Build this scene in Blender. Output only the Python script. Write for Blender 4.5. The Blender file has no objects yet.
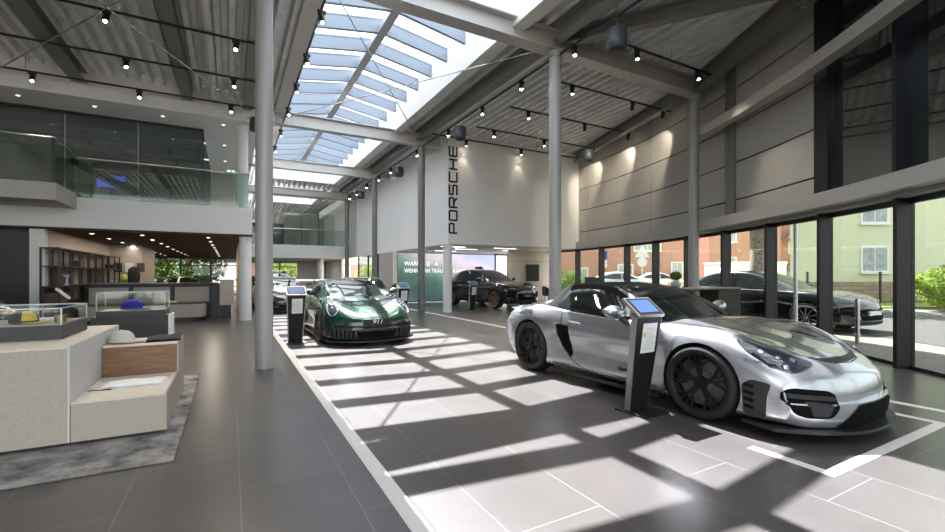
import bpy, bmesh, math, random
from mathutils import Vector, Matrix
from mathutils.bvhtree import BVHTree
from mathutils.geometry import delaunay_2d_cdt
random.seed(7)
SC = bpy.context.scene
COL = SC.collection
PI = math.pi
R_ = math.radians
HC = 1.34                      # eye height of the photographer

# ---------------------------------------------------------------- materials
def _new(name):
    m = bpy.data.materials.new(name); m.use_nodes = True
    nt = m.node_tree; b = nt.nodes['Principled BSDF']
    return m, nt, b

def mat(name, col, rough=.5, metal=0., spec=.5, coat=0., noise=0., nscale=6., bump=0., emit=None, estr=0., sheen=0.):
    m, nt, b = _new(name)
    c = (col[0], col[1], col[2], 1)
    b.inputs['Base Color'].default_value = c
    b.inputs['Roughness'].default_value = rough
    b.inputs['Metallic'].default_value = metal
    b.inputs['Specular IOR Level'].default_value = spec
    b.inputs['Coat Weight'].default_value = coat
    b.inputs['Coat Roughness'].default_value = .03
    b.inputs['Sheen Weight'].default_value = sheen
    if noise or bump:
        tc = nt.nodes.new('ShaderNodeTexCoord'); n = nt.nodes.new('ShaderNodeTexNoise')
        n.inputs['Scale'].default_value = nscale; n.inputs['Detail'].default_value = 5
        nt.links.new(tc.outputs['Object'], n.inputs['Vector'])
        if noise:
            r = nt.nodes.new('ShaderNodeValToRGB')
            r.color_ramp.elements[0].position = .3; r.color_ramp.elements[1].position = .7
            r.color_ramp.elements[0].color = tuple(max(0, v*(1-noise)) for v in col)+(1,)
            r.color_ramp.elements[1].color = tuple(min(1, v*(1+noise)) for v in col)+(1,)
            nt.links.new(n.outputs['Fac'], r.inputs['Fac']); nt.links.new(r.outputs['Color'], b.inputs['Base Color'])
        if bump:
            bp = nt.nodes.new('ShaderNodeBump'); bp.inputs['Strength'].default_value = bump
            bp.inputs['Distance'].default_value = .01
            nt.links.new(n.outputs['Fac'], bp.inputs['Height']); nt.links.new(bp.outputs['Normal'], b.inputs['Normal'])
    if emit:
        b.inputs['Emission Color'].default_value = (*emit, 1); b.inputs['Emission Strength'].default_value = estr
    return m

def glass(name, tint=(1, 1, 1), refl=.06, rough=.0):
    m = bpy.data.materials.new(name); m.use_nodes = True
    nt = m.node_tree; nt.nodes.clear()
    o = nt.nodes.new('ShaderNodeOutputMaterial'); mx = nt.nodes.new('ShaderNodeMixShader')
    t = nt.nodes.new('ShaderNodeBsdfTransparent'); g = nt.nodes.new('ShaderNodeBsdfGlossy')
    lw = nt.nodes.new('ShaderNodeLayerWeight'); lw.inputs['Blend'].default_value = .15
    ma = nt.nodes.new('ShaderNodeMath'); ma.operation = 'MULTIPLY_ADD'
    ma.inputs[1].default_value = .45; ma.inputs[2].default_value = refl; ma.use_clamp = True
    t.inputs['Color'].default_value = (*tint, 1); g.inputs['Roughness'].default_value = rough
    nt.links.new(lw.outputs['Facing'], ma.inputs[0])
    lw2 = nt.nodes.new('ShaderNodeMath'); lw2.operation = 'POWER'; lw2.inputs[1].default_value = 3
    nt.links.new(lw.outputs['Facing'], lw2.inputs[0]); nt.links.new(lw2.outputs[0], ma.inputs[0])
    nt.links.new(ma.outputs[0], mx.inputs['Fac'])
    nt.links.new(t.outputs[0], mx.inputs[1]); nt.links.new(g.outputs[0], mx.inputs[2])
    nt.links.new(mx.outputs[0], o.inputs['Surface'])
    return m

def brickmat(name, c1, c2, mortar, bw, rh, ms, rough=.5, swap=False, off=(0, 0, 0), rot=(0, 0, 0), noise=.0, nscale=2., spec=.5, offset=.5):
    m, nt, b = _new(name)
    tc = nt.nodes.new('ShaderNodeTexCoord'); mp = nt.nodes.new('ShaderNodeMapping')
    br = nt.nodes.new('ShaderNodeTexBrick')
    mp.inputs['Location'].default_value = off; mp.inputs['Rotation'].default_value = rot
    br.inputs['Scale'].default_value = 1; br.inputs['Brick Width'].default_value = bw; br.inputs['Row Height'].default_value = rh
    br.inputs['Mortar Size'].default_value = ms; br.inputs['Mortar Smooth'].default_value = 0; br.offset = offset
    br.inputs['Color1'].default_value = (*c1, 1); br.inputs['Color2'].default_value = (*c2, 1); br.inputs['Mortar'].default_value = (*mortar, 1)
    nt.links.new(tc.outputs['Object'], mp.inputs['Vector']); nt.links.new(mp.outputs[0], br.inputs['Vector'])
    b.inputs['Roughness'].default_value = rough; b.inputs['Specular IOR Level'].default_value = spec
    if noise:
        n = nt.nodes.new('ShaderNodeTexNoise'); n.inputs['Scale'].default_value = nscale; n.inputs['Detail'].default_value = 6
        mx = nt.nodes.new('ShaderNodeMix'); mx.data_type = 'RGBA'; mx.blend_type = 'MULTIPLY'; mx.inputs['Factor'].default_value = 1
        r = nt.nodes.new('ShaderNodeValToRGB')
        r.color_ramp.elements[0].position = .3; r.color_ramp.elements[1].position = .72
        r.color_ramp.elements[0].color = (1-noise,)*3+(1,); r.color_ramp.elements[1].color = (1, 1, 1, 1)
        nt.links.new(tc.outputs['Object'], n.inputs['Vector']); nt.links.new(n.outputs['Fac'], r.inputs['Fac'])
        nt.links.new(br.outputs['Color'], mx.inputs['A']); nt.links.new(r.outputs['Color'], mx.inputs['B'])
        nt.links.new(mx.outputs['Result'], b.inputs['Base Color'])
    else:
        nt.links.new(br.outputs['Color'], b.inputs['Base Color'])
    return m

def woodmat(name, c1, c2, scale=(1, 1, 14), rough=.45):
    m, nt, b = _new(name)
    tc = nt.nodes.new('ShaderNodeTexCoord'); mp = nt.nodes.new('ShaderNodeMapping'); mp.inputs['Scale'].default_value = scale
    n = nt.nodes.new('ShaderNodeTexNoise'); n.inputs['Scale'].default_value = 4; n.inputs['Detail'].default_value = 8
    r = nt.nodes.new('ShaderNodeValToRGB'); r.color_ramp.elements[0].position = .35; r.color_ramp.elements[1].position = .65
    r.color_ramp.elements[0].color = (*c1, 1); r.color_ramp.elements[1].color = (*c2, 1)
    nt.links.new(tc.outputs['Object'], mp.inputs['Vector']); nt.links.new(mp.outputs[0], n.inputs['Vector'])
    nt.links.new(n.outputs['Fac'], r.inputs['Fac']); nt.links.new(r.outputs['Color'], b.inputs['Base Color'])
    b.inputs['Roughness'].default_value = rough
    return m

# ---------------------------------------------------------------- mesh builder
class MB:
    def __init__(s): s.v = []; s.f = []; s.mi = []
    def add(s, vs, fs, mi=0):
        b = len(s.v); s.v.extend(tuple(v) for v in vs)
        for f in fs: s.f.append(tuple(b+i for i in f)); s.mi.append(mi)
        return s
    def box(s, x0, x1, y0, y1, z0, z1, mi=0):
        vs = [(x0, y0, z0), (x1, y0, z0), (x1, y1, z0), (x0, y1, z0), (x0, y0, z1), (x1, y0, z1), (x1, y1, z1), (x0, y1, z1)]
        return s.add(vs, [(3, 2, 1, 0), (4, 5, 6, 7), (0, 1, 5, 4), (1, 2, 6, 5), (2, 3, 7, 6), (3, 0, 4, 7)], mi)
    def hull8(s, vs, mi=0):
        return s.add(vs, [(3, 2, 1, 0), (4, 5, 6, 7), (0, 1, 5, 4), (1, 2, 6, 5), (2, 3, 7, 6), (3, 0, 4, 7)], mi)
    def prism(s, poly, z0, z1, mi=0, T=None):
        n = len(poly)
        vs = [(p[0], p[1], z0) for p in poly]+[(p[0], p[1], z1) for p in poly]
        if T: vs = [T(v) for v in vs]
        return s.add(vs, [tuple(reversed(range(n))), tuple(range(n, 2*n))]+[(i, (i+1) % n, n+(i+1) % n, n+i) for i in range(n)], mi)
    def bar(s, p0, p1, w, h, mi=0, up=(0, 0, 1)):
        p0 = Vector(p0); p1 = Vector(p1); d = (p1-p0).normalized(); u = Vector(up)
        a = d.cross(u)
        if a.length < 1e-4: a = d.cross(Vector((1, 0, 0)))
        a.normalize(); b = a.cross(d).normalized()
        a *= w/2; b *= h/2
        return s.hull8([p0-a-b, p0+a-b, p1+a-b, p1-a-b, p0-a+b, p0+a+b, p1+a+b, p1-a+b], mi)
    def cyl(s, p0, p1, r0, r1=None, n=16, mi=0, caps=True):
        r1 = r0 if r1 is None else r1
        p0 = Vector(p0); p1 = Vector(p1); d = (p1-p0).normalized()
        a = d.cross(Vector((0, 0, 1)))
        if a.length < 1e-4: a = Vector((1, 0, 0))
        a.normalize(); b = d.cross(a)
        vs = []
        for p, r in ((p0, r0), (p1, r1)):
            for i in range(n):
                t = 2*PI*i/n; vs.append(p+a*(r*math.cos(t))+b*(r*math.sin(t)))
        fs = [(i, (i+1) % n, n+(i+1) % n, n+i) for i in range(n)]
        if caps: fs += [tuple(reversed(range(n))), tuple(range(n, 2*n))]
        return s.add(vs, fs, mi)
    def tube(s, pts, r, n=8, mi=0):
        pts = [Vector(p) for p in pts]; vs = []; fs = []
        for k, p in enumerate(pts):
            d = (pts[min(k+1, len(pts)-1)]-pts[max(k-1, 0)]).normalized()
            a = d.cross(Vector((0, 0, 1)))
            if a.length < 1e-3: a = Vector((1, 0, 0))
            a.normalize(); b = d.cross(a); rr = r[k] if isinstance(r, (list, tuple)) else r
            for i in range(n):
                t = 2*PI*i/n; vs.append(p+a*(rr*math.cos(t))+b*(rr*math.sin(t)))
        m = len(pts)
        for k in range(m-1):
            for i in range(n): fs.append((k*n+i, k*n+(i+1) % n, (k+1)*n+(i+1) % n, (k+1)*n+i))
        fs += [tuple(reversed(range(n))), tuple(range((m-1)*n, m*n))]
        return s.add(vs, fs, mi)
    def lathe(s, prof, c=(0, 0, 0), axis='z', n=24, mi=0, closed=False):
        """prof: (radius, height) pairs"""
        vs = []; m = len(prof)
        for r, h in prof:
            for i in range(n):
                t = 2*PI*i/n; a, b = r*math.cos(t), r*math.sin(t)
                v = (a, b, h) if axis == 'z' else ((h, a, b) if axis == 'x' else (a, h, -b))
                vs.append((v[0]+c[0], v[1]+c[1], v[2]+c[2]))
        fs = []
        rng = range(m) if closed else range(m-1)
        for k in rng:
            k2 = (k+1) % m
            for i in range(n): fs.append((k*n+i, k*n+(i+1) % n, k2*n+(i+1) % n, k2*n+i))
        if not closed:
            fs += [tuple(reversed(range(n))), tuple(range((m-1)*n, m*n))]
        return s.add(vs, fs, mi)
    def grid(s, rows, mi=0, closeu=False):
        nr, nc = len(rows), len(rows[0]); vs = [v for r in rows for v in r]; fs = []
        for i in range(nr-1):
            for j in range(nc if closeu else nc-1):
                j2 = (j+1) % nc
                fs.append((i*nc+j, i*nc+j2, (i+1)*nc+j2, (i+1)*nc+j))
        return s.add(vs, fs, mi)
    def ball(s, c, r, n=12, m=8, mi=0):
        rx, ry, rz = r if isinstance(r, (tuple, list)) else (r, r, r)
        rows = []
        for i in range(m+1):
            t = PI*i/m-PI/2; k = max(math.cos(t), .02)
            rows.append([(c[0]+rx*k*math.cos(2*PI*j/n), c[1]+ry*k*math.sin(2*PI*j/n), c[2]+rz*math.sin(t)) for j in range(n)])
        return s.grid(rows, mi, True)
    def xf(s, M):
        s.v = [tuple(M @ Vector(v)) for v in s.v]; return s

def mesh_of(name, mb, mats, smooth=None, bevel=0.):
    me = bpy.data.meshes.new(name); me.from_pydata(mb.v, [], mb.f); me.update()
    for m in (mats if isinstance(mats, (list, tuple)) else [mats]): me.materials.append(m)
    if len(me.materials) > 1: me.polygons.foreach_set('material_index', mb.mi)
    bm = bmesh.new(); bm.from_mesh(me)
    bmesh.ops.remove_doubles(bm, verts=bm.verts, dist=1e-5)
    bmesh.ops.recalc_face_normals(bm, faces=bm.faces)
    if bevel:
        ed = [e for e in bm.edges if len(e.link_faces) == 2 and e.calc_face_angle(0) > .6]
        bmesh.ops.bevel(bm, geom=ed, offset=bevel, segments=2, profile=.6, affect='EDGES', clamp_overlap=True)
    bm.to_mesh(me); bm.free()
    if smooth is not None:
        me.polygons.foreach_set('use_smooth', [True]*len(me.polygons))
        me.set_sharp_from_angle(angle=R_(smooth))
    me.update()
    return me

def part(name, mb, mats, parent=None, smooth=None, bevel=0., label=None, loc=None, rz=None):
    o = bpy.data.objects.new(name, mesh_of(name, mb, mats, smooth, bevel)); COL.objects.link(o)
    if parent is not None: o.parent = parent
    if label: o['label'] = label
    if loc is not None: o.location = loc
    if rz is not None: o.rotation_euler = (0, 0, rz)
    return o
def tag(o, label, cat, group=None, kind=None):
    if label: o['label'] = label
    if cat: o['category'] = cat
    if group: o['group'] = group
    if kind: o['kind'] = kind
    return o
def thing(name, label, cat, loc=(0, 0, 0), rz=0., group=None, kind=None):
    o = bpy.data.objects.new(name, None); COL.objects.link(o); o.location = loc; o.rotation_euler = (0, 0, rz)
    o.empty_display_size = .1
    return tag(o, label, cat, group, kind)
def solo(name, mb, mats, label, cat, group=None, smooth=None, bevel=0., loc=(0, 0, 0), rz=0.):
    o = part(name, mb, mats, None, smooth, bevel, None, loc, rz); return tag(o, label, cat, group)
def struct(name, mb, mats, parent=None, smooth=None, bevel=0., label=None, cat='structure'):
    o = part(name, mb, mats, parent, smooth, bevel)
    if parent is None:
        tag(o, label, cat if label else None, kind='structure')
    return o
def dup(root, loc, rz=0., label=None, group=None):
    def cp(o, par):
        c = o.copy(); COL.objects.link(c)
        if par is not None: c.parent = par
        for ch in o.children: cp(ch, c)
        return c
    r = cp(root, None); r.location = loc; r.rotation_euler = (0, 0, rz)
    if label: r['label'] = label
    if group: r['group'] = group
    return r
def text_mesh(txt, size, mats, parent, M, name='lettering', extr=.003, shear=0., label=None, spacing=1., align='CENTER', sx=1.):
    cu = bpy.data.curves.new('tmp', 'FONT'); cu.body = txt; cu.size = size; cu.extrude = extr; cu.shear = shear
    cu.align_x = align; cu.align_y = 'CENTER'; cu.space_character = spacing; cu.resolution_u = 3
    o = bpy.data.objects.new('tmp', cu); COL.objects.link(o)
    dg = bpy.context.evaluated_depsgraph_get()
    me = bpy.data.meshes.new_from_object(o.evaluated_get(dg)); bpy.data.objects.remove(o)
    me.name = name; me.transform(M @ Matrix.Diagonal((sx, 1, 1, 1))); me.materials.clear(); me.materials.append(mats)
    ob = bpy.data.objects.new(name, me); COL.objects.link(ob)
    if parent is not None: ob.parent = parent
    if label: ob['label'] = label
    return ob
ORD = ['first', 'second', 'third', 'fourth', 'fifth', 'sixth', 'seventh', 'eighth', 'ninth', 'tenth', 'eleventh', 'twelfth', 'thirteenth', 'fourteenth', 'fifteenth', 'sixteenth', 'seventeenth', 'eighteenth', 'nineteenth', 'twentieth']

# ---------------------------------------------------------------- camera frame
YAW = R_(28.765)
cam = bpy.data.cameras.new('camera'); camo = bpy.data.objects.new('camera', cam); COL.objects.link(camo)
camo.location = (0, 0, HC); camo.rotation_euler = (PI/2, 0, -YAW)
cam.sensor_width = 36; cam.lens = 440/945*36; cam.shift_y = 9/945; cam.clip_start = .05; cam.clip_end = 400
SC.camera = camo

# curved glass front: an arc seen from inside
FP = (8.6, 2.74); FA = R_(35.2); FR = 24.5
def fac(s, off=0., z=0.):
    a = FA-s/FR
    return (FP[0]+FR*(math.cos(a)-math.cos(FA))-math.cos(a)*off, FP[1]+FR*(math.sin(FA)-math.sin(a))+math.sin(a)*off, z)
def fang(s): return FA-s/FR
def fac_y_at_x(x):
    best = None
    for i in range(-700, 1700, 5):
        p = fac(i/100)
        if best is None or abs(p[0]-x) < best[0]: best = (abs(p[0]-x), p[1])
    return best[1]
def arc_bar(mb, s0, s1, off0, off1, z0, z1, n=24):
    """a bar that follows the curve of the front"""
    rows = []
    for i in range(n+1):
        s = s0+(s1-s0)*i/n
        rows.append([fac(s, off0, z0), fac(s, off1, z0), fac(s, off1, z1), fac(s, off0, z1)])
    mb.grid(rows, 0, True); b = len(mb.v)-4*(n+1)
    mb.f.append((b+3, b+2, b+1, b)); mb.mi.append(0)
    e = b+4*n; mb.f.append((e, e+1, e+2, e+3)); mb.mi.append(0)
    return mb
# ================================================================ materials
M = {}
M['floor'] = brickmat('floor tile', (.062, .056, .0545), (.070, .064, .0625), (.17, .162, .158), 1.22, .61, .0028, rough=.29, off=(.055, -.05, 0), rot=(0, 0, PI/2), noise=.2, nscale=1.6, spec=.5)
M['white'] = mat('white plaster', (.86, .855, .84), .7, noise=.02, nscale=3)
M['offwhite'] = mat('off-white steel paint', (.80, .775, .73), .5)
M['box'] = mat('white box cladding', (.88, .875, .86), .55)
M['steel'] = mat('grey painted steel', (.20, .195, .185), .42, metal=.1, noise=.05, nscale=2)
M['colgrey'] = mat('grey painted column', (.36, .36, .345), .4, metal=.1)
M['deck'] = mat('galvanised trapezoidal sheet', (.86, .86, .86), .45, metal=.1, noise=.12, nscale=2.5)
M['panel'] = mat('grey wall cassette', (.44, .425, .40), .5, metal=.15, noise=.03, nscale=1.5)
M['joint'] = mat('black joint', (.01, .01, .01), .8)
M['black'] = mat('black paint', (.012, .012, .013), .45)
M['navy'] = mat('anthracite aluminium', (.022, .026, .034), .32, metal=.4)
M['navyl'] = mat('anthracite brushed aluminium', (.016, .015, .0145), .42, metal=.2)
M['beam'] = mat('light steel beam', (.52, .50, .46), .4, metal=.2)
M['woodceil'] = brickmat('brown wood ceiling', (.088, .041, .018), (.102, .048, .022), (.03, .015, .008), 2.4, .18, .004, rough=.65, noise=.2, spec=.2)
M['beige'] = mat('beige fabric panel', (.46, .41, .35), .8, noise=.08, nscale=60)
M['beigewall'] = mat('beige wall panel', (.42, .36, .30), .6, noise=.03)
M['greywall'] = mat('warm grey wall', (.46, .43, .40), .7, noise=.03)
M['dark'] = mat('dark grey panel', (.035, .035, .038), .5)
M['darkgloss'] = mat('dark glazed shadow panel', (.02, .026, .025), .03, spec=.5)
M['darkgloss'].node_tree.nodes['Principled BSDF'].inputs['IOR'].default_value = 2.8
M['glass'] = glass('solar control pane', (.66, .675, .66), .035)
M['glassgreen'] = glass('greenish balustrade pane', (.84, .91, .88), .035)
M['glassgrey'] = glass('grey tinted pane', (.46, .50, .49), .06)
M['skyglass'] = glass('skylight pane', (.97, .98, 1.0), .03)
M['line'] = mat('white floor line', (.66, .62, .59), .4)
M['chrome'] = mat('brushed steel', (.55, .55, .55), .25, metal=1)
M['rafter'] = mat('pale blue-grey painted rafter', (.24, .28, .33), .5)
M['ridge'] = mat('grey ridge beam', (.34, .35, .36), .5)
M['lampglow'] = mat('glowing lamp', (1, .9, .75), .5, emit=(1, .86, .66), estr=28)
M['dlsmall'] = mat('faint downlight', (1, .95, .85), .5, emit=(1, .92, .8), estr=1.2)
M['dlstrip'] = mat('glowing strip diffuser', (1, .95, .9), .5, emit=(1, .96, .9), estr=2.0)
M['dl'] = mat('glowing downlight', (1, .95, .85), .5, emit=(1, .9, .75), estr=9)
M['spk'] = mat('grey-blue loudspeaker plastic', (.055, .065, .085), .38)

# ================================================================ floor
b = MB(); b.box(-14, 14.5, -9, 46, -.3, 0)
# keep the floor inside the curved front: a polygon
poly = [(-14, -9)]+[fac(s, -.12)[:2] for s in [-9+i*.5 for i in range(0, 52)]]+[(14.6, 46), (-14, 46)]
b = MB(); b.prism(poly, -.3, 0)
struct('floor', b, M['floor'], label='grey rectangular floor tiles of the showroom')
k = 0
def line(x0, x1, y0, y1, lab, extra=()):
    global k
    k += 1; b = MB(); b.box(x0, x1, y0, y1, 0, .003)
    for e in extra: b.box(*e, 0, .003)
    struct('trim_%d' % k, b, M['line'], label=lab)
line(.826, .93, -1, 24, 'long white floor stripe left of the display lane')
line(6.08, 6.18, -1, 21, 'long white floor stripe right of the display lane')
line(3.50, 3.58, 1.40, 1.96, 'white corner bracket line on the floor in front of silver convertible', [(3.58, 5.66, 1.40, 1.48), (5.58, 5.66, 1.48, 1.96)])

# ================================================================ trapezoidal sheet ceiling
def deck(name, x0, x1, y0f, y1f, lab, zb=6.42, zt=6.615, pitch=.27):
    b = MB(); n = int((x1-x0)/pitch)
    rows = []
    prof = [(0, zt), (.11, zt), (.14, zb), (.24, zb), (.27, zt)]
    n = round((x1-x0)/pitch); pitch = (x1-x0)/n; prof = [(p*pitch/.27, z) for p, z in prof]
    for i in range(n):
        x = x0+i*pitch; ya, yb = y0f(x), y1f(x)
        if yb-ya < .3: continue
        lo = [(x+p, ya, z) for p, z in prof]; hi = [(x+p, yb, z) for p, z in prof]
        b.grid([lo, hi])
        b.box(x, x+pitch, ya, yb, zt+.02, zt+.08)
    return struct(name, b, M['deck'], label=lab)
deck('ceiling', -9.62, 1.181, lambda x: -7, lambda x: 14.36, 'grey ribbed metal ceiling left of the skylight')
deck('ceiling', 5.16, 13.5, lambda x: max(-7, fac_y_at_x(x)) if x > 5.3 else -7, lambda x: 26.8 if x < 6.75 else 14.19, 'grey ribbed metal ceiling right of the skylight')
deck('ceiling', 1.1, 5.2, lambda x: 24.6, lambda x: 27.4, 'grey ribbed metal ceiling strip behind the skylight')
deck('ceiling', 1.1, 6.8, lambda x: 32.4, lambda x: 46, 'grey ribbed metal ceiling at the far end')
deck('ceiling', .37, 1.181, lambda x: 14.4, lambda x: 46, 'narrow ribbed metal ceiling along the left gallery')
deck('ceiling', 5.16, 6.8, lambda x: 26.9, lambda x: 46, 'ribbed metal ceiling above the far gallery')

# ================================================================ skylight
def skylight(y0, y1, lab, rot=0):
    t = thing('skylight', lab, 'skylight', (0, 0, 0), kind='structure')
    XL, XR, XM = 1.46, 4.88, 3.17; zb = 6.24; ze = 6.84; zr = 7.10
    b = MB(); b.box(1.15, XL, y0, y1, zb, zb+.34); part('frame', b, M['offwhite'], t)
    b = MB(); b.box(XR, 5.17, y0, y1, zb, zb+.34); part('frame', b, M['offwhite'], t)
    for x0, x1 in ((1.30, XL), (XR, 5.04)):
        b = MB(); b.box(x0, x1, y0, y1, zb+.34, ze+.34); part('upstand', b, M['white'], t)
    for yy in (y0, y1-.12):
        b = MB(); b.hull8([(1.3, yy, zb), (5.04, yy, zb), (5.04, yy+.12, zb), (1.3, yy+.12, zb), (1.3, yy, 7.1), (5.04, yy, 7.1), (5.04, yy+.12, 7.1), (1.3, yy+.12, 7.1)])
        part('end_wall', b, M['white'], t)
    b = MB(); b.box(XM-.1, XM+.1, y0, y1, zr, zr+.16); part('ridge_beam', b, M['ridge'], t)
    y = y0+.28
    while y < y1-.2:
        for sgn in (-1, 1):
            xe = XR-.0 if sgn > 0 else XL
            b = MB()
            b.hull8([(xe, y-.045, ze), (XM, y-.045, zr+.02), (XM, y+.045, zr+.02), (xe, y+.045, ze),
                     (xe, y-.045, ze+.32), (XM, y-.045, zr+.34), (XM, y+.045, zr+.34), (xe, y+.045, ze+.32)])
            # slender glazing bar on top of the rafter
            b.hull8([(xe, y-.06, ze+.30), (XM, y-.06, zr+.32), (XM, y+.06, zr+.32), (xe, y+.06, ze+.30),
                     (xe, y-.06, ze+.335), (XM, y-.06, zr+.355), (XM, y+.06, zr+.355), (xe, y+.06, ze+.335)])
            part('rafter', b, M['rafter'], t)
        y += 1.0
    for sgn in (-1, 1):
        xe = 5.04 if sgn > 0 else 1.30
        b = MB(); b.hull8([(xe, y0, ze+.33), (XM, y0, zr+.36), (XM, y1, zr+.36), (xe, y1, ze+.33), (xe, y0, ze+.345), (XM, y0, zr+.375), (XM, y1, zr+.375), (xe, y1, ze+.345)])
        part('pane', b, M['skyglass'], t)
    return t
skylight(-3, 24.5, 'long white-framed glass roof light with pale blue ribs above the display lane')
skylight(27.6, 32.4, 'farther glass roof light beyond the cross beams at the far end')

# ================================================================ columns, beams
def ibeam(b, p0, p1, w, h, tf=.03, tw=.02):
    p0 = Vector(p0); p1 = Vector(p1)
    b.bar(p0+Vector((0, 0, h-tf/2)), p1+Vector((0, 0, h-tf/2)), w, tf)
    b.bar(p0+Vector((0, 0, tf/2)), p1+Vector((0, 0, tf/2)), w, tf)
    b.bar(p0+Vector((0, 0, h/2)), p1+Vector((0, 0, h/2)), tw, h-2*tf)
def column(x, y, r, z0, z1, m, lab):
    b = MB(); b.cyl((x, y, z0), (x, y, z1), r, n=28)
    b.cyl((x, y, z1-.12), (x, y, z1), r*1.12, n=28); b.cyl((x, y, z0), (x, y, z0+.012), r*1.1, n=28)
    return struct('column', b, m, smooth=40, label=lab, cat='column')
column(.42, 7.02, .118, 0, 5.95, M['colgrey'], 'tall round grey column nearest the camera on the left')
column(5.88, 7.16, .125, 0, 5.95, M['colgrey'], 'tall round grey column behind the silver convertible')
column(10.4, 7.16, .125, 0, 5.95, M['colgrey'], 'round grey column in front of the curved window wall')
column(5.88, 14.45, .125, 0, 5.85, M['steel'], 'grey column in front of the white upper box')
column(5.88, 20.2, .125, 0, 5.82, M['steel'], 'second grey column along the white box')
column(5.88, 25.8, .125, 0, 5.7, M['steel'], 'third grey column near the far gallery')
column(.38, 14.7, .16, 0, 2.48, M['white'], 'round white column carrying the left gallery')
column(.3, 14.95, .16, 3.3, 5.85, M['white'], 'round white column standing on the left gallery')
column(6.88, 14.42, .16, 0, 2.46, M['white'], 'round white column under the corner of the white box')
column(5.3, 31.0, .2, 0, 2.42, M['white'], 'round white column under the far gallery')
column(1.4, 24.0, .16, 0, 2.48, M['white'], 'round white column farther along the left gallery')
def beam(p0, p1, w, h, m, lab):
    b = MB(); ibeam(b, p0, p1, w, h); return struct('beam', b, m, label=lab, cat='beam')
for y, z, h, lab, xa in ((7.24, 5.97, .42, 'nearest grey steel cross beam under the roof light', -6), (14.45, 5.88, .40, 'second grey steel cross beam under the roof light', .4), (20.2, 5.84, .40, 'third grey steel cross beam under the roof light', .4), (25.8, 5.7, .36, 'fourth grey steel cross beam at the end of the roof light', .4), (27.5, 5.9, .3, 'fifth grey steel cross beam far away', .4)):
    beam((xa, y, z), (10.6 if y < 8 else 6.6, y, z), .32 if y < 8 else .26, h, M['beam'] if y > 7.2 else M['steel'], lab)
beam((5.78, 7.3, 6.06), (5.78, 27, 6.06), .22, .34, M['steel'], 'grey roof purlin along the right columns')
beam((5.78, -4, 6.06), (5.78, 6.95, 6.06), .22, .34, M['steel'], 'grey roof purlin towards the camera on the right')
beam((-3.3, -4, 6.12), (-3.3, 14.3, 6.12), .3, .28, M['steel'], 'dark grey roof purlin far left')
beam((-1.04, -4, 6.12), (-1.04, 14.3, 6.12), .26, .28, M['steel'], 'dark grey roof purlin left of the white pipe')
beam((.42, -4, 6.12), (.42, 14.3, 6.12), .22, .28, M['steel'], 'grey roof purlin above the left column')
e0 = fac(5.2, .35); e1 = fac(-6, .35)
beam((10.55, 7.3, 6.02), (fac(1.2, .55)[0], fac(1.2, .55)[1], 6.02), .26, .38, M['steel'], 'steel edge beam running from the window column to the camera')
beam((fac(1.1, .55)[0], fac(1.1, .55)[1], 6.02), (fac(-4, .55)[0], fac(-4, .55)[1], 6.02), .26, .38, M['steel'], 'steel edge beam at the upper right corner')
beam((10.55, 7.4, 6.05), (12.6, 14.0, 6.05), .2, .34, M['steel'], 'steel edge beam along the top of the curved wall')
beam((6.1, 7.0, 6.1), (8.6, 3.5, 6.1), .2, .28, M['steel'], 'diagonal steel brace beam at the upper right')
b = MB(); b.cyl((-.41, -4, 6.22), (-.41, 14.38, 6.22), .085, n=16)
solo('ventilation_pipe', b, M['offwhite'], 'round off-white pipe under the left metal ceiling', 'pipe', smooth=40)
b = MB(); b.box(-3.1, -1.2, 8.3, 9.5, 6.16, 6.41)
solo('ceiling_air_duct', b, M['offwhite'], 'flat beige air duct between the left roof purlins', 'duct', bevel=.01)
rods = [((1.4, 7.3), (5.7, 14.3), 'diagonal roof tie rod rising from left column to white box'), ((1.3, 14.3), (5.7, 7.3), 'diagonal roof tie rod crossing under the roof light')]
rods += [((-3.3, 7.3), (.3, 13.9), 'thin tie rod crossing left ceiling towards the camera'), ((-4.6, 13.9), (-.2, 7.3), 'thin tie rod crossing left ceiling towards the gallery'), ((6.1, 7.4), (10.2, 13.6), 'thin tie rod under the right metal ceiling')]
for i, (p, q, lab) in enumerate(rods):
    b = MB(); b.cyl((p[0], p[1], 6.03), (q[0], q[1], 6.03), .014, n=8); struct('tie_rod', b, M['chrome'], smooth=40, label=lab, cat='tie rod')

# ================================================================ curved front: upper wall, beams, windows
S0 = -9; SE = 15.2
sg = 1.38                                       # glass band on the upper right ends here
b = MB(); arc_bar(b, sg+.2, SE, -.22, -.04, 2.4, 6.9, 40)
zs = [2.72, 3.15, 4.05, 4.95, 5.85, 6.9]; ss = [sg+.2, 4.43, 7.9, 11.7, SE]
wr = struct('wall_right', b, M['joint'], label='dark backing of the curved grey upper wall')
for i in range(len(ss)-1):
    for j in range(len(zs)-1):
        b = MB(); arc_bar(b, ss[i]+.012, ss[i+1]-.012, -.06, 0, zs[j]+.017, zs[j+1]-.017, 14)
        part('wall_panel', b, M['panel'], wr)
b = MB(); arc_bar(b, S0, SE, -.1, .16, 2.44, 2.72, 60); struct('trim_facade', b, M['beam'] if 0 else M['panel'], label='grey band above the curved windows')
b = MB(); arc_bar(b, S0, 4.9, .12, .42, 2.50, 2.74, 40); struct('beam', b, M['beam'], label='light steel beam along the top of the lower windows', cat='beam')
b = MB(); arc_bar(b, S0, 4.9, .30, .52, 4.88, 5.10, 40); struct('beam', b, M['beam'], label='light steel beam crossing the upper glass at the right', cat='beam')
mull = [-.22-1.6*i for i in range(5, 0, -1)]+[-.22, 1.38, 2.87, 4.44]+[6.04+1.6*i for i in range(0, 6)]
wn = 0
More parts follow.
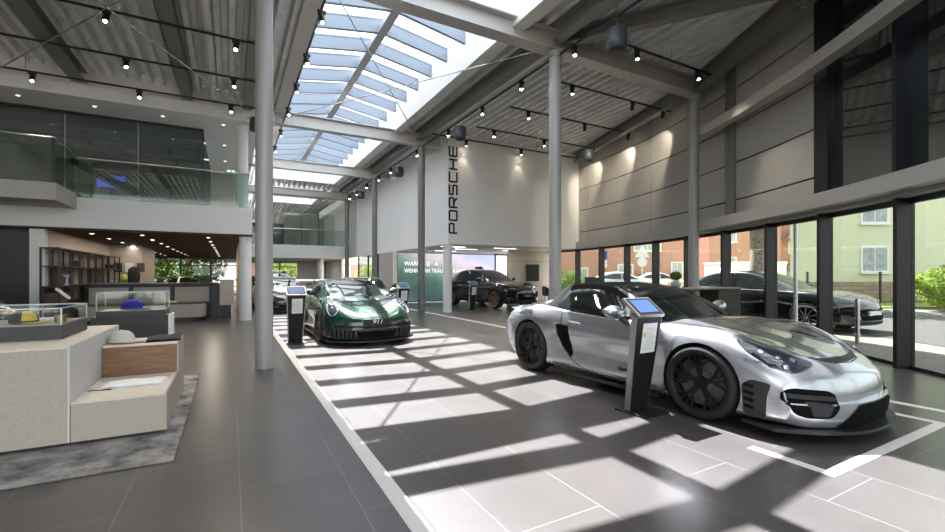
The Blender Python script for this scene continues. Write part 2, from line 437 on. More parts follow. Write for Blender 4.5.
for i in range(len(mull)-1):
    s0, s1 = mull[i], mull[i+1]
    wn += 1
    t = thing('window_%d' % wn, 'ground floor window bay %s along the curved front, counted from the camera side' % ORD[i] , 'window', (0, 0, 0), kind='structure')
    near = s0 < 2
    w = .07
    b = MB(); arc_bar(b, s0-w/2, s0+w/2, -.12, .115, 0, 2.46, 1)
    part('mullion', b, M['navyl'], t)
    b = MB(); arc_bar(b, s0+w/2, s1-w/2, -.10, -.04, 0, .05, 4); arc_bar(b, s0+w/2, s1-w/2, -.10, -.04, 2.36, 2.46, 4)
    part('window_frame', b, M['navy'], t)
    b = MB(); arc_bar(b, s0+w/2, s1-w/2, -.08, -.065, .05, 2.36, 4); part('pane', b, M['glass'], t)
    if s1 <= sg+.3:
        b = MB(); arc_bar(b, s0-w/2, s0+w/2, -.14, .13, 2.74, 6.9, 1); part('mullion', b, M['navy'], t)
        b = MB(); arc_bar(b, s0+w/2, s1-w/2, -.10, -.08, 2.72, 6.9, 4); part('shadow_panel', b, M['darkgloss'], t)
b = MB(); arc_bar(b, sg-.14, sg+.2, -.14, .05, 2.74, 6.9, 2); struct('trim_jamb', b, M['navy'], label='dark jamb between grey wall and upper glass')
b = MB(); arc_bar(b, 4.05, 4.4, 0, .05, 2.74, 6.4, 2); struct('trim_dark_strip', b, M['steel'], label='narrow darker strip on the grey wall behind the column')  # thin strip set darker than the wall panels around it

# ================================================================ white upper box
b = MB(); b.box(6.8, 13.4, 14.2, 27.2, 2.46, 6.66)
struct('wall_box', b, M['box'], label='large white upper box with black lettering', cat='wall')
b = MB(); b.box(6.82, 14.5, 27.21, 27.4, 2.46, 6.4); struct('wall_back', b, M['white'], label='white wall behind the white box')
# strip lights under the box
for i, (x, y) in enumerate([(7.6, 15.4), (8.8, 16.6), (10.0, 15.4), (8.6, 18.2), (11.2, 16.6)]):
    t = thing('ceiling_strip_light', '%s flush strip light under the white box, counted from the white column' % ORD[i], 'ceiling light', (x, y, 2.46), group='strip lights under the box')
    b = MB(); b.box(-.55, .55, -.05, .05, -.02, 0); part('housing', b, M['white'], t)
    b = MB(); b.box(-.53, .53, -.035, .035, -.025, -.021); part('diffuser', b, M['dlstrip'], t)
# big vertical lettering, each letter a part
STROKES = {'P': [[(0, 0), (0, 1), (1, 1), (1, .42), (0, .42)]], 'O': [[(0, 0), (0, 1), (1, 1), (1, 0), (0, 0)]],
           'R': [[(0, 0), (0, 1), (1, 1), (1, .42), (0, .42)], [(.45, .42), (.75, .3), (1, 0)]], 'S': [[(1, 1), (0, 1), (0, .52), (1, .52), (1, 0), (0, 0)]],
           'C': [[(1, 1), (0, 1), (0, 0), (1, 0)]], 'H': [[(0, 0), (0, 1)], [(1, 0), (1, 1)], [(0, .5), (1, .5)]],
           'E': [[(1, 1), (0, 1), (0, 0), (1, 0)], [(0, .5), (1, .5)]]}
def chamfer(pl, c=.14):
    out = []; n = len(pl); closed = pl[0] == pl[-1]
    q = pl[:-1] if closed else pl
    for i, p in enumerate(q):
        if not closed and i in (0, n-1): out.append(p); continue
        a = Vector(q[i-1]); m = Vector(p); d = Vector(q[(i+1) % len(q)])
        va, vd = (a-m), (d-m)
        if abs(va.normalized().dot(vd.normalized())) > .9: out.append(p); continue
        for k in range(4):
            u = k/3; p0 = m+va.normalized()*c; p2 = m+vd.normalized()*c
            out.append(tuple((1-u)**2*p0+2*u*(1-u)*m+u*u*p2))
    if closed: out.append(out[0])
    return out
t = thing('wall_lettering', 'tall black block letters reading upwards on the white box', 'lettering', (7.0, 14.2, 2.85))
cur = 0.
for ch in 'PORSCHE':
    b = MB(); lw, lh, st = .335, .30, .062
    for pl in STROKES[ch]:
        cpl = chamfer(pl)
        # stretch to letter size; letters run upwards, their tops point left
        P = [Vector((.15-y*lh, 0, cur+x*lw)) for x, y in cpl]
        for a, c in zip(P[:-1], P[1:]):
            d = (c-a).normalized()
            b.bar(a-d*.012, c+d*.012, .03, st, up=d.cross(Vector((0, 1, 0))))
    part('letter', b, M['black'], t)
    cur += lw+.125
# ================================================================ cars
def pchip(pts):
    xs = [p[0] for p in pts]; ys = [p[1] for p in pts]; n = len(xs)
    h = [xs[i+1]-xs[i] for i in range(n-1)]; d = [(ys[i+1]-ys[i])/h[i] for i in range(n-1)]
    m = [0]*n; m[0] = d[0]; m[-1] = d[-1]
    for i in range(1, n-1):
        if d[i-1]*d[i] <= 0: m[i] = 0
        else:
            w1 = 2*h[i]+h[i-1]; w2 = h[i]+2*h[i-1]; m[i] = (w1+w2)/(w1/d[i-1]+w2/d[i])
    def f(x):
        if x <= xs[0]: return ys[0]
        if x >= xs[-1]: return ys[-1]
        i = 0
        while x > xs[i+1]: i += 1
        t = (x-xs[i])/h[i]
        return (2*t**3-3*t*t+1)*ys[i]+(t**3-2*t*t+t)*h[i]*m[i]+(-2*t**3+3*t*t)*ys[i+1]+(t**3-t*t)*h[i]*m[i+1]
    return f
def catmull(P, k):
    out = []; n = len(P)
    for i in range(n-1):
        p0, p1, p2, p3 = P[max(i-1, 0)], P[i], P[i+1], P[min(i+2, n-1)]
        for j in range(k):
            t = j/k; r = []
            for a, b, c, d in zip(p0, p1, p2, p3):
                r.append(.5*((2*b)+(-a+c)*t+(2*a-5*b+4*c-d)*t*t+(-a+3*b-3*c+d)*t**3))
            out.append(tuple(r))
    out.append(tuple(P[-1])); return out

def loft_half_to_full(sections):
    """sections: per station a list of (x,y,z) from centre bottom to centre top, x>=0; mirrored into rings"""
    rows = []
    for s in sections:
        right = s; left = [(-x, y, z) for x, y, z in s[1:-1]][::-1]
        rows.append(right+left)
    return rows

class Car:
    """x across, y along (nose towards -y), z up; l counts from the nose"""
    def __init__(c, S): c.S = S; c.L = S['L']
    def Y(c, l): return l-c.L/2
    def body(c):
        S = c.S; f = {k: pchip(S[k]) for k in ('zc', 'zs', 'W', 'zb', 'cf', 'wl')}
        ls = []; l = 0
        for a, b2, st in ((0, .3, .03), (.3, c.L-.3, .06), (c.L-.3, c.L+1e-6, .03)):
            n = max(1, round((b2-a)/st))
            ls += [a+(b2-a)*i/n for i in range(n)]
        ls.append(c.L)
        secs = []
        for l in ls:
            W, zb, zs, zc, cf, wl = (f[k](l) for k in ('W', 'zb', 'zs', 'zc', 'cf', 'wl'))
            h = zs-zb
            P = [(0, zb), (.55*W, zb), (.88*W, zb+.005), (.97*W, zb+.05*h+.02), (.985*W, zb+.18*h), (W*wl, zb+.42*h), (W, zb+.66*h),
                 (.985*W, zb+.84*h), ((cf*.45+.55*.98)*W, zs-.025), (cf*W, zs), (cf*.78*W, zs-.35*(zs-zc)-.004), (cf*.5*W, zc+.12*(zs-zc)-.002), (.22*W, zc), (0, zc+.004)]
            P = catmull(P, 3)
            sec = []
            for x, z in P:
                x = max(x, 0); r = x/max(f['W'](c.L*.5), .01)
                dl = 0
                if l < S['nl']: dl = S['nc']*(r**2.6)*(1-l/S['nl'])**1.3+S.get('nz', 0)*max(0, (z-S.get('nz0', .4)))*(1-l/S['nl'])
                if c.L-l < S['tl']: dl -= S['tc']*(r**2.4)*(1-(c.L-l)/S['tl'])**1.2
                sec.append((x, c.Y(l)+dl, z))
            sec[0] = (0, sec[0][1], sec[0][2]); sec[-1] = (0, sec[-1][1], sec[-1][2])
            secs.append(sec)
        # front and rear faces: the end section closes vertically onto its own middle line
        def closing(sec, sg, bulge):
            zm = (sec[0][2]+sec[-1][2])/2; out = []
            for k in (.002, .2, .4, .6, .78, .9, .97):
                out.append([(x, y+sg*bulge*(1-k**3), zm+(z-zm)*k) for x, y, z in sec])
            return out
        secs = closing(secs[0], -1, S.get('bn', .035))+secs+closing(secs[-1], 1, S.get('bt', .03))[::-1]
        rows = loft_half_to_full(secs); b = MB(); b.grid(rows, 0, True)
        # rounded caps: strips across nose and tail
        n = len(secs[0]); nc = len(rows[0])
        for row, flip in ((0, 1), (len(rows)-1, 0)):
            off = row*nc
            for i in range(n-1):
                a, d = i, i+1; al = (nc-i) % nc; dl_ = (nc-i-1) % nc
                if i == 0: fc = (off+0, off+1, off+nc-1)
                elif i == n-2: fc = (off+a, off+d, off+al)
                else: fc = (off+a, off+d, off+dl_, off+al)
                b.f.append(fc[::-1] if flip else fc); b.mi.append(0)
        return b
    def cut_wheels(c, me):
        S = c.S
        o = bpy.data.objects.new('tmpbody', me); COL.objects.link(o); cs = []
        for l, ra in ((S['fa'], S['arf']), (S['ra'], S['arr'])):
            for sg in (-1, 1):
                cb = MB(); y = c.Y(l); cb.cyl((sg*(S['hw']-.36), y, S['tr']), (sg*(S['hw']+.2), y, S['tr']), ra, n=48, mi=1)
                cm = bpy.data.meshes.new('cut'); cm.from_pydata(cb.v, [], cb.f)
                for m in me.materials: cm.materials.append(m)
                cm.polygons.foreach_set('material_index', [1]*len(cm.polygons))
                bm = bmesh.new(); bm.from_mesh(cm); bmesh.ops.recalc_face_normals(bm, faces=bm.faces); bm.to_mesh(cm); bm.free()
                co = bpy.data.objects.new('cut', cm); COL.objects.link(co); cs.append(co)
                md = o.modifiers.new('b', 'BOOLEAN'); md.operation = 'DIFFERENCE'; md.solver = 'EXACT'; md.object = co
        dg = bpy.context.evaluated_depsgraph_get(); nm = bpy.data.meshes.new_from_object(o.evaluated_get(dg))
        for x in cs+[o]: bpy.data.objects.remove(x)
        nm.polygons.foreach_set('use_smooth', [True]*len(nm.polygons)); nm.set_sharp_from_angle(angle=R_(38)); nm.name = 'body'
        return nm
    def cabin(c):
        S = c.S; f = {k: pchip(S[k]) for k in ('gz', 'gb', 'gt', 'gbelt')}
        l0, l1 = S['gz'][0][0], S['gz'][-1][0]; N = 44; secs = []
        for i in range(N+1):
            l = l0+(l1-l0)*i/N
            zr, wb, wt, zb = (f[k](l) for k in ('gz', 'gb', 'gt', 'gbelt')); zr = max(zr, zb+.01); h = zr-zb
            P = [(0, zb-.06), (wb*.8, zb-.06), (wb, zb-.05), (wb*.995, zb), (wb+(wt-wb)*.45, zb+.42*h), (wb+(wt-wb)*.86, zb+.80*h), (wt*.97, zb+.93*h), (wt*.80, zr-.012-.02*h), (wt*.5, zr-.004), (0, zr)]
            P = catmull(P, 3)
            secs.append([(max(x, 0), c.Y(l)+S.get('wcurve', .1)*(x/.8)**2*max(0, 1-(l-l0)/(.6)), z) for x, z in P])
            s = secs[-1]; s[0] = (0, s[0][1], s[0][2]); s[-1] = (0, s[-1][1], s[-1][2])
        b = MB(); rows = loft_half_to_full(secs); b.grid(rows, 0, True); nc = len(rows[0])
        b.f.append(tuple(range(nc))); b.mi.append(0); e = N*nc; b.f.append(tuple(range(e, e+nc))[::-1]); b.mi.append(0)
        return b
    def bvh(c, meshes):
        vs, ps = [], []
        for me in meshes:
            k = len(vs); vs += [v.co.copy() for v in me.vertices]; ps += [tuple(k+i for i in p.vertices) for p in me.polygons]
        return BVHTree.FromPolygons(vs, ps)
    def cast(c, bv, axis, sg, u, v):
        """axis 'x': u=l,v=z from side sg ; 'y': u=x,v=z from the nose (sg<0)/tail ; 'z': u=x,v=l from above"""
        if axis == 'x': o = Vector((sg*3, c.Y(u), v)); d = Vector((-sg, 0, 0))
        elif axis == 'y': o = Vector((u, sg*6, v)); d = Vector((0, -sg, 0))
        else: o = Vector((u, c.Y(v), 4)); d = Vector((0, 0, -1))
        h = bv.ray_cast(o, d)
        return (h[0], h[1], d) if h[0] is not None else None
    def patch(c, bv, axis, sg, poly, off=.004, th=.02, res=.045, round_=0):
        if round_: poly = chamfer(list(poly)+[poly[0]], round_)[:-1]
        P = []
        for i, p in enumerate(poly):
            q = poly[(i+1) % len(poly)]; n = max(1, int(math.dist(p, q)/res))
            for k in range(n): P.append((p[0]+(q[0]-p[0])*k/n, p[1]+(q[1]-p[1])*k/n))
        nb = len(P); verts = [Vector(p) for p in P]
        x0 = min(p[0] for p in P); x1 = max(p[0] for p in P); y0 = min(p[1] for p in P); y1 = max(p[1] for p in P)
        def inside(x, y):
            r = False
            for i in range(nb):
                a, b2 = P[i], P[(i+1) % nb]
                if (a[1] > y) != (b2[1] > y) and x < (b2[0]-a[0])*(y-a[1])/(b2[1]-a[1])+a[0]: r = not r
            return r
        nx = int((x1-x0)/res); ny = int((y1-y0)/res)
        for i in range(1, nx+1):
            for j in range(1, ny+1):
                x, y = x0+(x1-x0)*i/(nx+1), y0+(y1-y0)*j/(ny+1)
                if inside(x, y) and min(abs(x-a[0])+abs(y-a[1]) for a in P) > res*.5: verts.append(Vector((x, y)))
        r = delaunay_2d_cdt(verts, [], [list(range(nb))], 1, 1e-5)
        vv, ff = r[0], r[2]; top = []; last = None
        hits = [c.cast(bv, axis, sg, v[0], v[1]) for v in vv]
        good = [h for h in hits if h]
        if not good: return MB()
        for v, h in zip(vv, hits):
            if h is None:
                i = min((k for k in range(len(vv)) if hits[k]), key=lambda k: (vv[k]-v).length); g = hits[i]
                if axis == 'x': q = Vector((g[0].x, c.Y(v[0]), v[1]))
                elif axis == 'y': q = Vector((v[0], g[0].y, v[1]))
                else: q = Vector((v[0], c.Y(v[1]), g[0].z))
                h = (q, g[1], g[2])
            top.append((h[0]-h[2]*off, h[0]+h[2]*(th-off)))
        b = MB(); n = len(top); vs = [t[0] for t in top]+[t[1] for t in top]
        edges = {}
        fs = []
        for f in ff:
            fs.append(tuple(f)); fs.append(tuple(n+i for i in reversed(f)))
            for i in range(len(f)): edges[(f[i], f[(i+1) % len(f)])] = 1
        for a, d in edges:
            if (d, a) not in edges: fs.append((d, a, n+a, n+d))
        return b.add(vs, fs)
    def strip(c, bv, axis, sg, path, w=.006, off=.003, th=.012):
        """a thin seam or trim line laid along a path on the body"""
        P = []
        for a, q in zip(path[:-1], path[1:]):
            n = max(1, int(math.dist(a, q)/.05))
            for k in range(n): P.append(Vector((a[0]+(q[0]-a[0])*k/n, a[1]+(q[1]-a[1])*k/n)))
        P.append(Vector(path[-1])); rows = []
        for i, p in enumerate(P):
            d = (P[min(i+1, len(P)-1)]-P[max(i-1, 0)]).normalized(); nrm = Vector((-d.y, d.x))*(w/2)
            h0 = c.cast(bv, axis, sg, *(p+nrm)); h1 = c.cast(bv, axis, sg, *(p-nrm))
            if not h0 or not h1: continue
            if rows and ((h0[0]+h1[0])/2-(Vector(rows[-1][0])+Vector(rows[-1][1]))/2).length > .25: continue
            rows.append([h0[0]-h0[2]*off, h1[0]-h1[2]*off, h1[0]+h1[2]*(th-off), h0[0]+h0[2]*(th-off)])
        b = MB()
        if len(rows) > 1:
            b.grid(rows, 0, True); e = 4*(len(rows)-1); b.f += [(3, 2, 1, 0), (e, e+1, e+2, e+3)]; b.mi += [0, 0]
        return b

def make_wheel(parent, x, y, r, w, sg, mats, style='y5', rim_r=None, detail=True, steer=0.):
    """wheel: tyre mesh, with rim, disc and caliper as sub-parts. sg: outward side"""
    rr = rim_r or r*.80
    b = MB(); hw = w/2
    prof = [(rr*.97, -hw*.86), (rr*1.04, -hw*.98), (r*.93, -hw), (r*.985, -hw*.86), (r, -hw*.6), (r, hw*.6), (r*.985, hw*.86), (r*.93, hw), (rr*1.04, hw*.98), (rr*.97, hw*.86)]
    b.lathe(prof, axis='x', n=44, closed=True)
    o = part('wheel', b, mats['tyre'], parent, smooth=50); o.location = (x, y, r); o.rotation_euler = (0, 0, steer)
    q = MB(); s = sg
    q.lathe([(rr*.99, -s*hw*.84), (rr*.90, -s*hw*.75), (rr*.88, s*hw*.5), (rr*.93, s*hw*.84), (rr*1.0, s*hw*.93), (rr*1.0, s*hw*.84)], axis='x', n=44, closed=True)
    xo = s*hw*.80
    def spoke(a0, r0, a1, r1, w0, w1, x0, x1, d):
        p0 = Vector((x0, r0*math.cos(a0), r0*math.sin(a0))); p1 = Vector((x1, r1*math.cos(a1), r1*math.sin(a1)))
        dd = (p1-p0).normalized(); ax = Vector((1, 0, 0)); t = dd.cross(ax).normalized(); n = t.cross(dd).normalized()
        q.hull8([p0-t*w0-n*d, p0+t*w0-n*d, p1+t*w1-n*d, p1-t*w1-n*d, p0-t*w0+n*d, p0+t*w0+n*d, p1+t*w1+n*d, p1-t*w1+n*d])
    n = 5 if style in ('y5', 'five') else 10
    for i in range(n):
        a = 2*PI*i/n+.3
        if style == 'y5':
            for k in (-1, 1):
                spoke(a+k*.10, rr*.18, a+k*.13, rr*.55, rr*.042, rr*.036, xo-s*.03, xo-s*.012, .012)
                spoke(a+k*.13, rr*.55, a+k*.40, rr*.94, rr*.036, rr*.030, xo-s*.012, xo, .011)
                spoke(a+k*.13, rr*.55, a+k*.10, rr*.94, rr*.030, rr*.028, xo-s*.012, xo, .011)
        elif style == 'five':
            for k in (-1, 1): spoke(a+k*.14, rr*.2, a+k*.2, rr*.95, rr*.075, rr*.07, xo-s*.02, xo, .014)
        else:
            spoke(a, rr*.2, a+.05, rr*.95, rr*.05, rr*.045, xo-s*.03, xo, .013)
    q.cyl((xo-s*.05, 0, 0), (xo-s*.005, 0, 0), rr*.24, rr*.2, n=24); q.cyl((xo-s*.005, 0, 0), (xo+s*.012, 0, 0), rr*.12, rr*.10, n=12)
    part('rim', q, mats['rim'], o, smooth=35)
    if detail:
        q = MB(); q.cyl((s*.01, 0, 0), (s*.035, 0, 0), rr*.80, n=40); q.cyl((s*.035, 0, 0), (s*.05, 0, 0), rr*.42, n=30); part('brake_disc', q, mats['disc'], o, smooth=40)
        q = MB(); q.lathe([(rr*.62, -.03), (rr*.86, -.03), (rr*.86, .06), (rr*.62, .06)], axis='x', n=48, closed=True)
        keep = MB()
        for i in range(9):
            a0, a1 = PI*.06*i-.25, PI*.06*(i+1)-.25
            vs = []
            for a in (a0, a1):
                for rad, xx in ((rr*.55, s*-.0), (rr*.84, s*-.0), (rr*.84, s*.075), (rr*.55, s*.075)): vs.append((xx, rad*math.cos(a), rad*math.sin(a)))
            keep.hull8([vs[0], vs[1], vs[2], vs[3], vs[4], vs[5], vs[6], vs[7]])
        part('brake_caliper', keep, mats['caliper'], o)
    return o

M['tyre'] = mat('black tyre rubber', (.012, .012, .012), .75, bump=.1, nscale=60)
M['rimblack'] = mat('satin black rim', (.035, .035, .038), .28, metal=.7)
M['rimgold'] = mat('bronze gold rim', (.36, .25, .12), .3, metal=.85)
M['rimsilver'] = mat('silver rim', (.55, .55, .56), .25, metal=.95)
M['disc'] = mat('ceramic brake disc', (.22, .21, .19), .45, metal=.6, noise=.35, nscale=40)
M['caliper'] = mat('dark caliper', (.03, .03, .03), .4)
M['caliperyellow'] = mat('yellow brake caliper', (.55, .36, .03), .4)
M['trim'] = mat('black car trim', (.012, .012, .013), .4)
M['well'] = mat('wheel housing', (.006, .006, .006), .9)
M['carglass'] = mat('dark car window', (.012, .016, .017), .03, spec=.8)
M['fabric'] = mat('black hood fabric', (.010, .010, .012), 1.0, spec=.12, bump=.15, nscale=300)
M['lens'] = mat('headlamp glass', (.03, .035, .045), .04, spec=.8)
M['led'] = mat('headlamp reflector', (.50, .56, .68), .12, metal=.8)
M['carbon'] = mat('carbon trim', (.02, .02, .022), .3, coat=.6)
M['grey_trim'] = mat('dark grey bumper plastic', (.035, .037, .04), .7, spec=.25)
M['void'] = mat('deep black intake mesh', (.006, .006, .006), .9, spec=.1)
M['red_lens'] = mat('red tail lamp', (.35, .01, .01), .1)
M['platewhite'] = mat('white plate', (.75, .75, .73), .5)
M['ltext'] = mat('white print', (.85, .85, .85), .5)
M['silverpaint'] = mat('silver metallic paint', (.53, .545, .59), .26, metal=.82, coat=1, spec=.5)
M['greenpaint'] = mat('dark green metallic paint', (.004, .040, .026), .24, metal=.35, coat=1)
M['blackpaint'] = mat('black car paint', (.008, .008, .010), .18, coat=1)
M['greypaint'] = mat('dark grey car paint', (.05, .055, .06), .25, metal=.5, coat=1)
M['olivepaint'] = mat('olive green car paint', (.10, .12, .03), .25, metal=.4, coat=1)
M['dkgreenpaint'] = mat('very dark green car paint', (.012, .02, .016), .2, metal=.3, coat=1)

def assemble(S, root, paint, roofmat=None):
    c = Car(S)
    me = mesh_of('body', c.body(), [paint, M['well']]); me = c.cut_wheels(me)
    o = bpy.data.objects.new('body', me); COL.objects.link(o); o.parent = root
    cb = c.cabin(); rm = roofmat or paint
    r = part(S.get('roofname', 'roof'), cb, rm, root, smooth=50)
    c.bv = c.bvh([me]); c.bvr = c.bvh([r.data]); c.bva = c.bvh([me, r.data]); c.root = root
    def P(name, bv, axis, sg, poly, m, **kw):
        lab = kw.pop('label', None); par = kw.pop('parent', root); b = c.patch(bv, axis, sg, poly, **kw)
        return part(name, b, m, par, smooth=45, label=lab) if b.v else None
    def T(name, bv, axis, sg, path, m, **kw):
        b = c.strip(bv, axis, sg, path, **kw)
        return part(name, b, m, root, smooth=45) if b.v else None
    c.P = P; c.T = T
    return c
def both(f):
    for sg in (-1, 1): f(sg)
def mirror(b, sg):
    if sg > 0: return b
    q = MB(); q.v = [(-x, y, z) for x, y, z in b.v]; q.f = [f[::-1] for f in b.f]; q.mi = b.mi; return q

# ---------------------------------------------------------------- silver two-seater with fabric hood
SP = dict(L=4.42, hw=.912, fa=.99, ra=3.474, tr=.338, arf=.372, arr=.378, nl=.95, nc=.42, tl=.7, tc=.30, nz=.22, nz0=.34, wcurve=.16,
    zc=[(0, .50), (.05, .545), (.15, .60), (.35, .665), (.6, .725), (1.0, .80), (1.4, .865), (1.7, .89), (3.0, .91), (3.3, .945), (3.7, .925), (4.1, .87), (4.3, .82), (4.42, .72)],
    zs=[(0, .50), (.06, .57), (.2, .66), (.45, .755), (.75, .825), (1.02, .845), (1.45, .845), (2.0, .84), (2.6, .865), (3.1, .905), (3.45, .92), (3.9, .89), (4.25, .80), (4.42, .69)],
    W=[(0, .80), (.12, .845), (.35, .875), (.7, .90), (1.0, .912), (1.35, .90), (1.75, .88), (2.3, .882), (2.8, .90), (3.2, .928), (3.5, .932), (3.9, .90), (4.25, .84), (4.42, .78)],
    zb=[(0, .115), (.3, .11), (.7, .11), (1.4, .115), (3.0, .125), (3.9, .16), (4.25, .24), (4.42, .34)],
    cf=[(0, .70), (.4, .76), (.9, .80), (1.5, .85), (2.2, .93), (2.9, .91), (3.4, .83), (4.42, .80)],
    wl=[(0, .99), (.9, 1.0), (1.5, .975), (2.3, .955), (2.8, .97), (3.4, 1.0), (4.42, 1.0)],
    gz=[(1.38, .855), (1.5, .915), (1.75, 1.035), (2.0, 1.135), (2.2, 1.20), (2.4, 1.232), (2.65, 1.248), (2.9, 1.24), (3.05, 1.215), (3.17, 1.15), (3.28, 1.05), (3.38, .97), (3.46, .93)],
    gb=[(1.38, .62), (1.6, .735), (2.0, .79), (2.6, .80), (3.0, .785), (3.3, .72), (3.46, .68)],
    gt=[(1.38, .56), (1.7, .585), (2.2, .55), (2.6, .565), (3.0, .57), (3.3, .56), (3.46, .54)],
    gbelt=[(1.38, .835), (2.0, .85), (2.8, .885), (3.3, .93), (3.46, .925)], roofname='soft_top')
silver = thing('sports_car', 'silver open two-seater sports car with closed black fabric hood', 'car', (4.655, 3.83, 0), R_(2.2))
c = assemble(SP, silver, M['silverpaint'], M['fabric'])
P, T = c.P, c.T
wm = dict(tyre=M['tyre'], rim=M['rimblack'], disc=M['disc'], caliper=M['caliper'])
for sg in (-1, 1):
    make_wheel(silver, sg*.795, c.Y(.99), .338, .245, sg, wm)
    make_wheel(silver, sg*.785, c.Y(3.474), .342, .29, sg, wm)
P('windscreen', c.bvr, 'z', 1, [(-.60, 1.52), (-.30, 1.44), (0, 1.425), (.30, 1.44), (.60, 1.52), (.535, 1.95), (.485, 2.24), (.25, 2.20), (0, 2.19), (-.25, 2.20), (-.485, 2.24), (-.535, 1.95)], M['carglass'], off=.006, round_=.04)
fr = T('windscreen_frame', c.bvr, 'z', 1, [(-.68, 1.56), (-.60, 1.95), (-.52, 2.30), (-.25, 2.245), (0, 2.235), (.25, 2.245), (.52, 2.30), (.60, 1.95), (.68, 1.56)], M['trim'], w=.03, off=.008)
both(lambda sg: P('side_window', c.bvr, 'x', sg, [(1.70, .875), (1.86, .95), (2.2, 1.105), (2.42, 1.155), (2.72, 1.165), (2.98, 1.13), (3.06, .92), (2.5, .875)], M['carglass'], off=.006, round_=.05))
both(lambda sg: P('headlight', c.bv, 'z', 1, [(sg*.79, .73), (sg*.70, .52), (sg*.58, .35), (sg*.46, .245), (sg*.58, .23), (sg*.70, .29), (sg*.79, .43), (sg*.825, .60)], M['lens'], off=.006, th=.03, round_=.06))
for sg in (-1, 1):
    for q in ((.755, .52), (.70, .41), (.63, .335), (.71, .345)):
        h = c.cast(c.bv, 'z', 1, sg*q[0], q[1])
        if h:
            b = MB(); b.lathe([(.004, .010), (.020, .009), (.023, -.004), (.018, -.01)], n=14)
            b.xf(Matrix.Translation(h[0]+Vector((0, 0, .004))) @ h[1].to_track_quat('Z', 'Y').to_matrix().to_4x4()); part('lamp_unit', b, M['led'], silver, smooth=40)
# nose
both(lambda sg: P('bumper_intake', c.bv, 'y', -1, [(sg*.49, .375), (sg*.55, .41), (sg*.74, .425), (sg*.80, .41), (sg*.81, .34), (sg*.77, .225), (sg*.71, .195), (sg*.56, .195), (sg*.51, .26)], M['void'], res=.03, off=.014, th=.03, round_=.03))
both(lambda sg: P('intake_blade', c.bv, 'y', -1, [(sg*.51, .365), (sg*.80, .385), (sg*.795, .35), (sg*.515, .33)], M['grey_trim'], res=.03, off=.024, th=.02))
both(lambda sg: P('intake_shroud', c.bv, 'y', -1, [(sg*.55, .315), (sg*.71, .33), (sg*.68, .215), (sg*.58, .21)], M['grey_trim'], res=.03, off=.02, th=.02, round_=.02))
P('lower_grille', c.bv, 'y', -1, [(-.30, .295), (.30, .295), (.49, .118), (-.49, .118)], M['void'], res=.03, off=.012, th=.03, round_=.02)
both(lambda sg: P('brake_duct', c.bv, 'x', sg, [(.40, .44), (.54, .46), (.61, .41), (.60, .15), (.44, .15), (.43, .33)], M['grey_trim'], off=.008, th=.03, round_=.03))
for sg in (-1, 1):
    for k in range(4): T('duct_fin', c.bv, 'x', sg, [(.52, .22+.06*k), (.59, .235+.06*k)], M['void'], w=.022, off=.02)
P('nose_vent', c.bv, 'z', 1, [(-.44, .30), (-.2, .19), (0, .165), (.2, .19), (.44, .30), (.2, .245), (0, .225), (-.2, .245)], M['black'], off=.005, th=.02, round_=.01)
both(lambda sg: T('marker_lamp', c.bv, 'x', sg, [(.48, .60), (.60, .62)], M['led'], w=.022, off=.01))
both(lambda sg: P('hood_vent', c.bv, 'z', 1, [(sg*.36, .78), (sg*.42, .74), (sg*.42, .56), (sg*.40, .56)], M['black'], off=.004, th=.015))
both(lambda sg: P('fender_vent', c.bv, 'z', 1, [(sg*.62, 1.02), (sg*.70, 1.0), (sg*.705, .86), (sg*.62, .90)], M['trim'], off=.004, th=.015, round_=.01))
T('hood_seam', c.bv, 'z', 1, [(-.60, 1.40), (-.59, 1.0), (-.56, .7), (-.46, .36), (-.25, .19), (0, .15), (.25, .19), (.46, .36), (.56, .7), (.59, 1.0), (.60, 1.40)], M['joint'], w=.007)
# splitter
b = MB(); pl = []
for i in range(21):
    x = -.90+1.80*i/20; r = abs(x)/.88; pl.append((x, c.Y(-.085)+.40*r**2.6))
pl += [(.86, c.Y(.62)), (-.86, c.Y(.62))]
b.prism(pl, .08, .106); part('splitter', b, M['trim'], silver)
for sg in (-1, 1):
    b = MB(); b.box(*sorted((sg*.83, sg*.905)), c.Y(1.42), c.Y(3.06), .09, .125); part('side_skirt', b, M['trim'], silver, bevel=.01)
# flanks
def intake(sg):
    P('side_intake', c.bv, 'x', sg, [(2.72, .70), (2.97, .71), (2.93, .56), (2.83, .40), (2.70, .30), (2.65, .34), (2.70, .52)], M['void'], off=.004, th=.03, round_=.02)
    P('intake_blade', c.bv, 'x', sg, [(2.92, .715), (3.04, .71), (2.99, .55), (2.88, .38), (2.72, .27), (2.68, .295), (2.82, .42), (2.90, .57)], M['silverpaint'], off=.02, th=.03, round_=.02)
    T('door_seam', c.bv, 'x', sg, [(1.62, .84), (1.60, .60), (1.60, .30), (1.72, .21), (2.5, .20), (2.66, .28), (2.80, .50), (2.84, .70), (2.86, .86)], M['joint'], w=.008)
    T('sill_line', c.bv, 'x', sg, [(1.45, .20), (2.3, .175), (3.0, .20)], M['grey_trim'], w=.012)
both(intake)
def handle(sg):
    h = c.cast(c.bv, 'x', sg, 2.62, .745)
    b = MB(); y = c.Y(2.62); x = h[0].x
    b.tube([(x, y-.10, .742), (x+sg*.028, y-.06, .745), (x+sg*.03, y+.05, .75), (x, y+.10, .752)], [.008, .014, .014, .008], 8); part('door_handle', b, M['silverpaint'], silver, smooth=50)
both(handle)
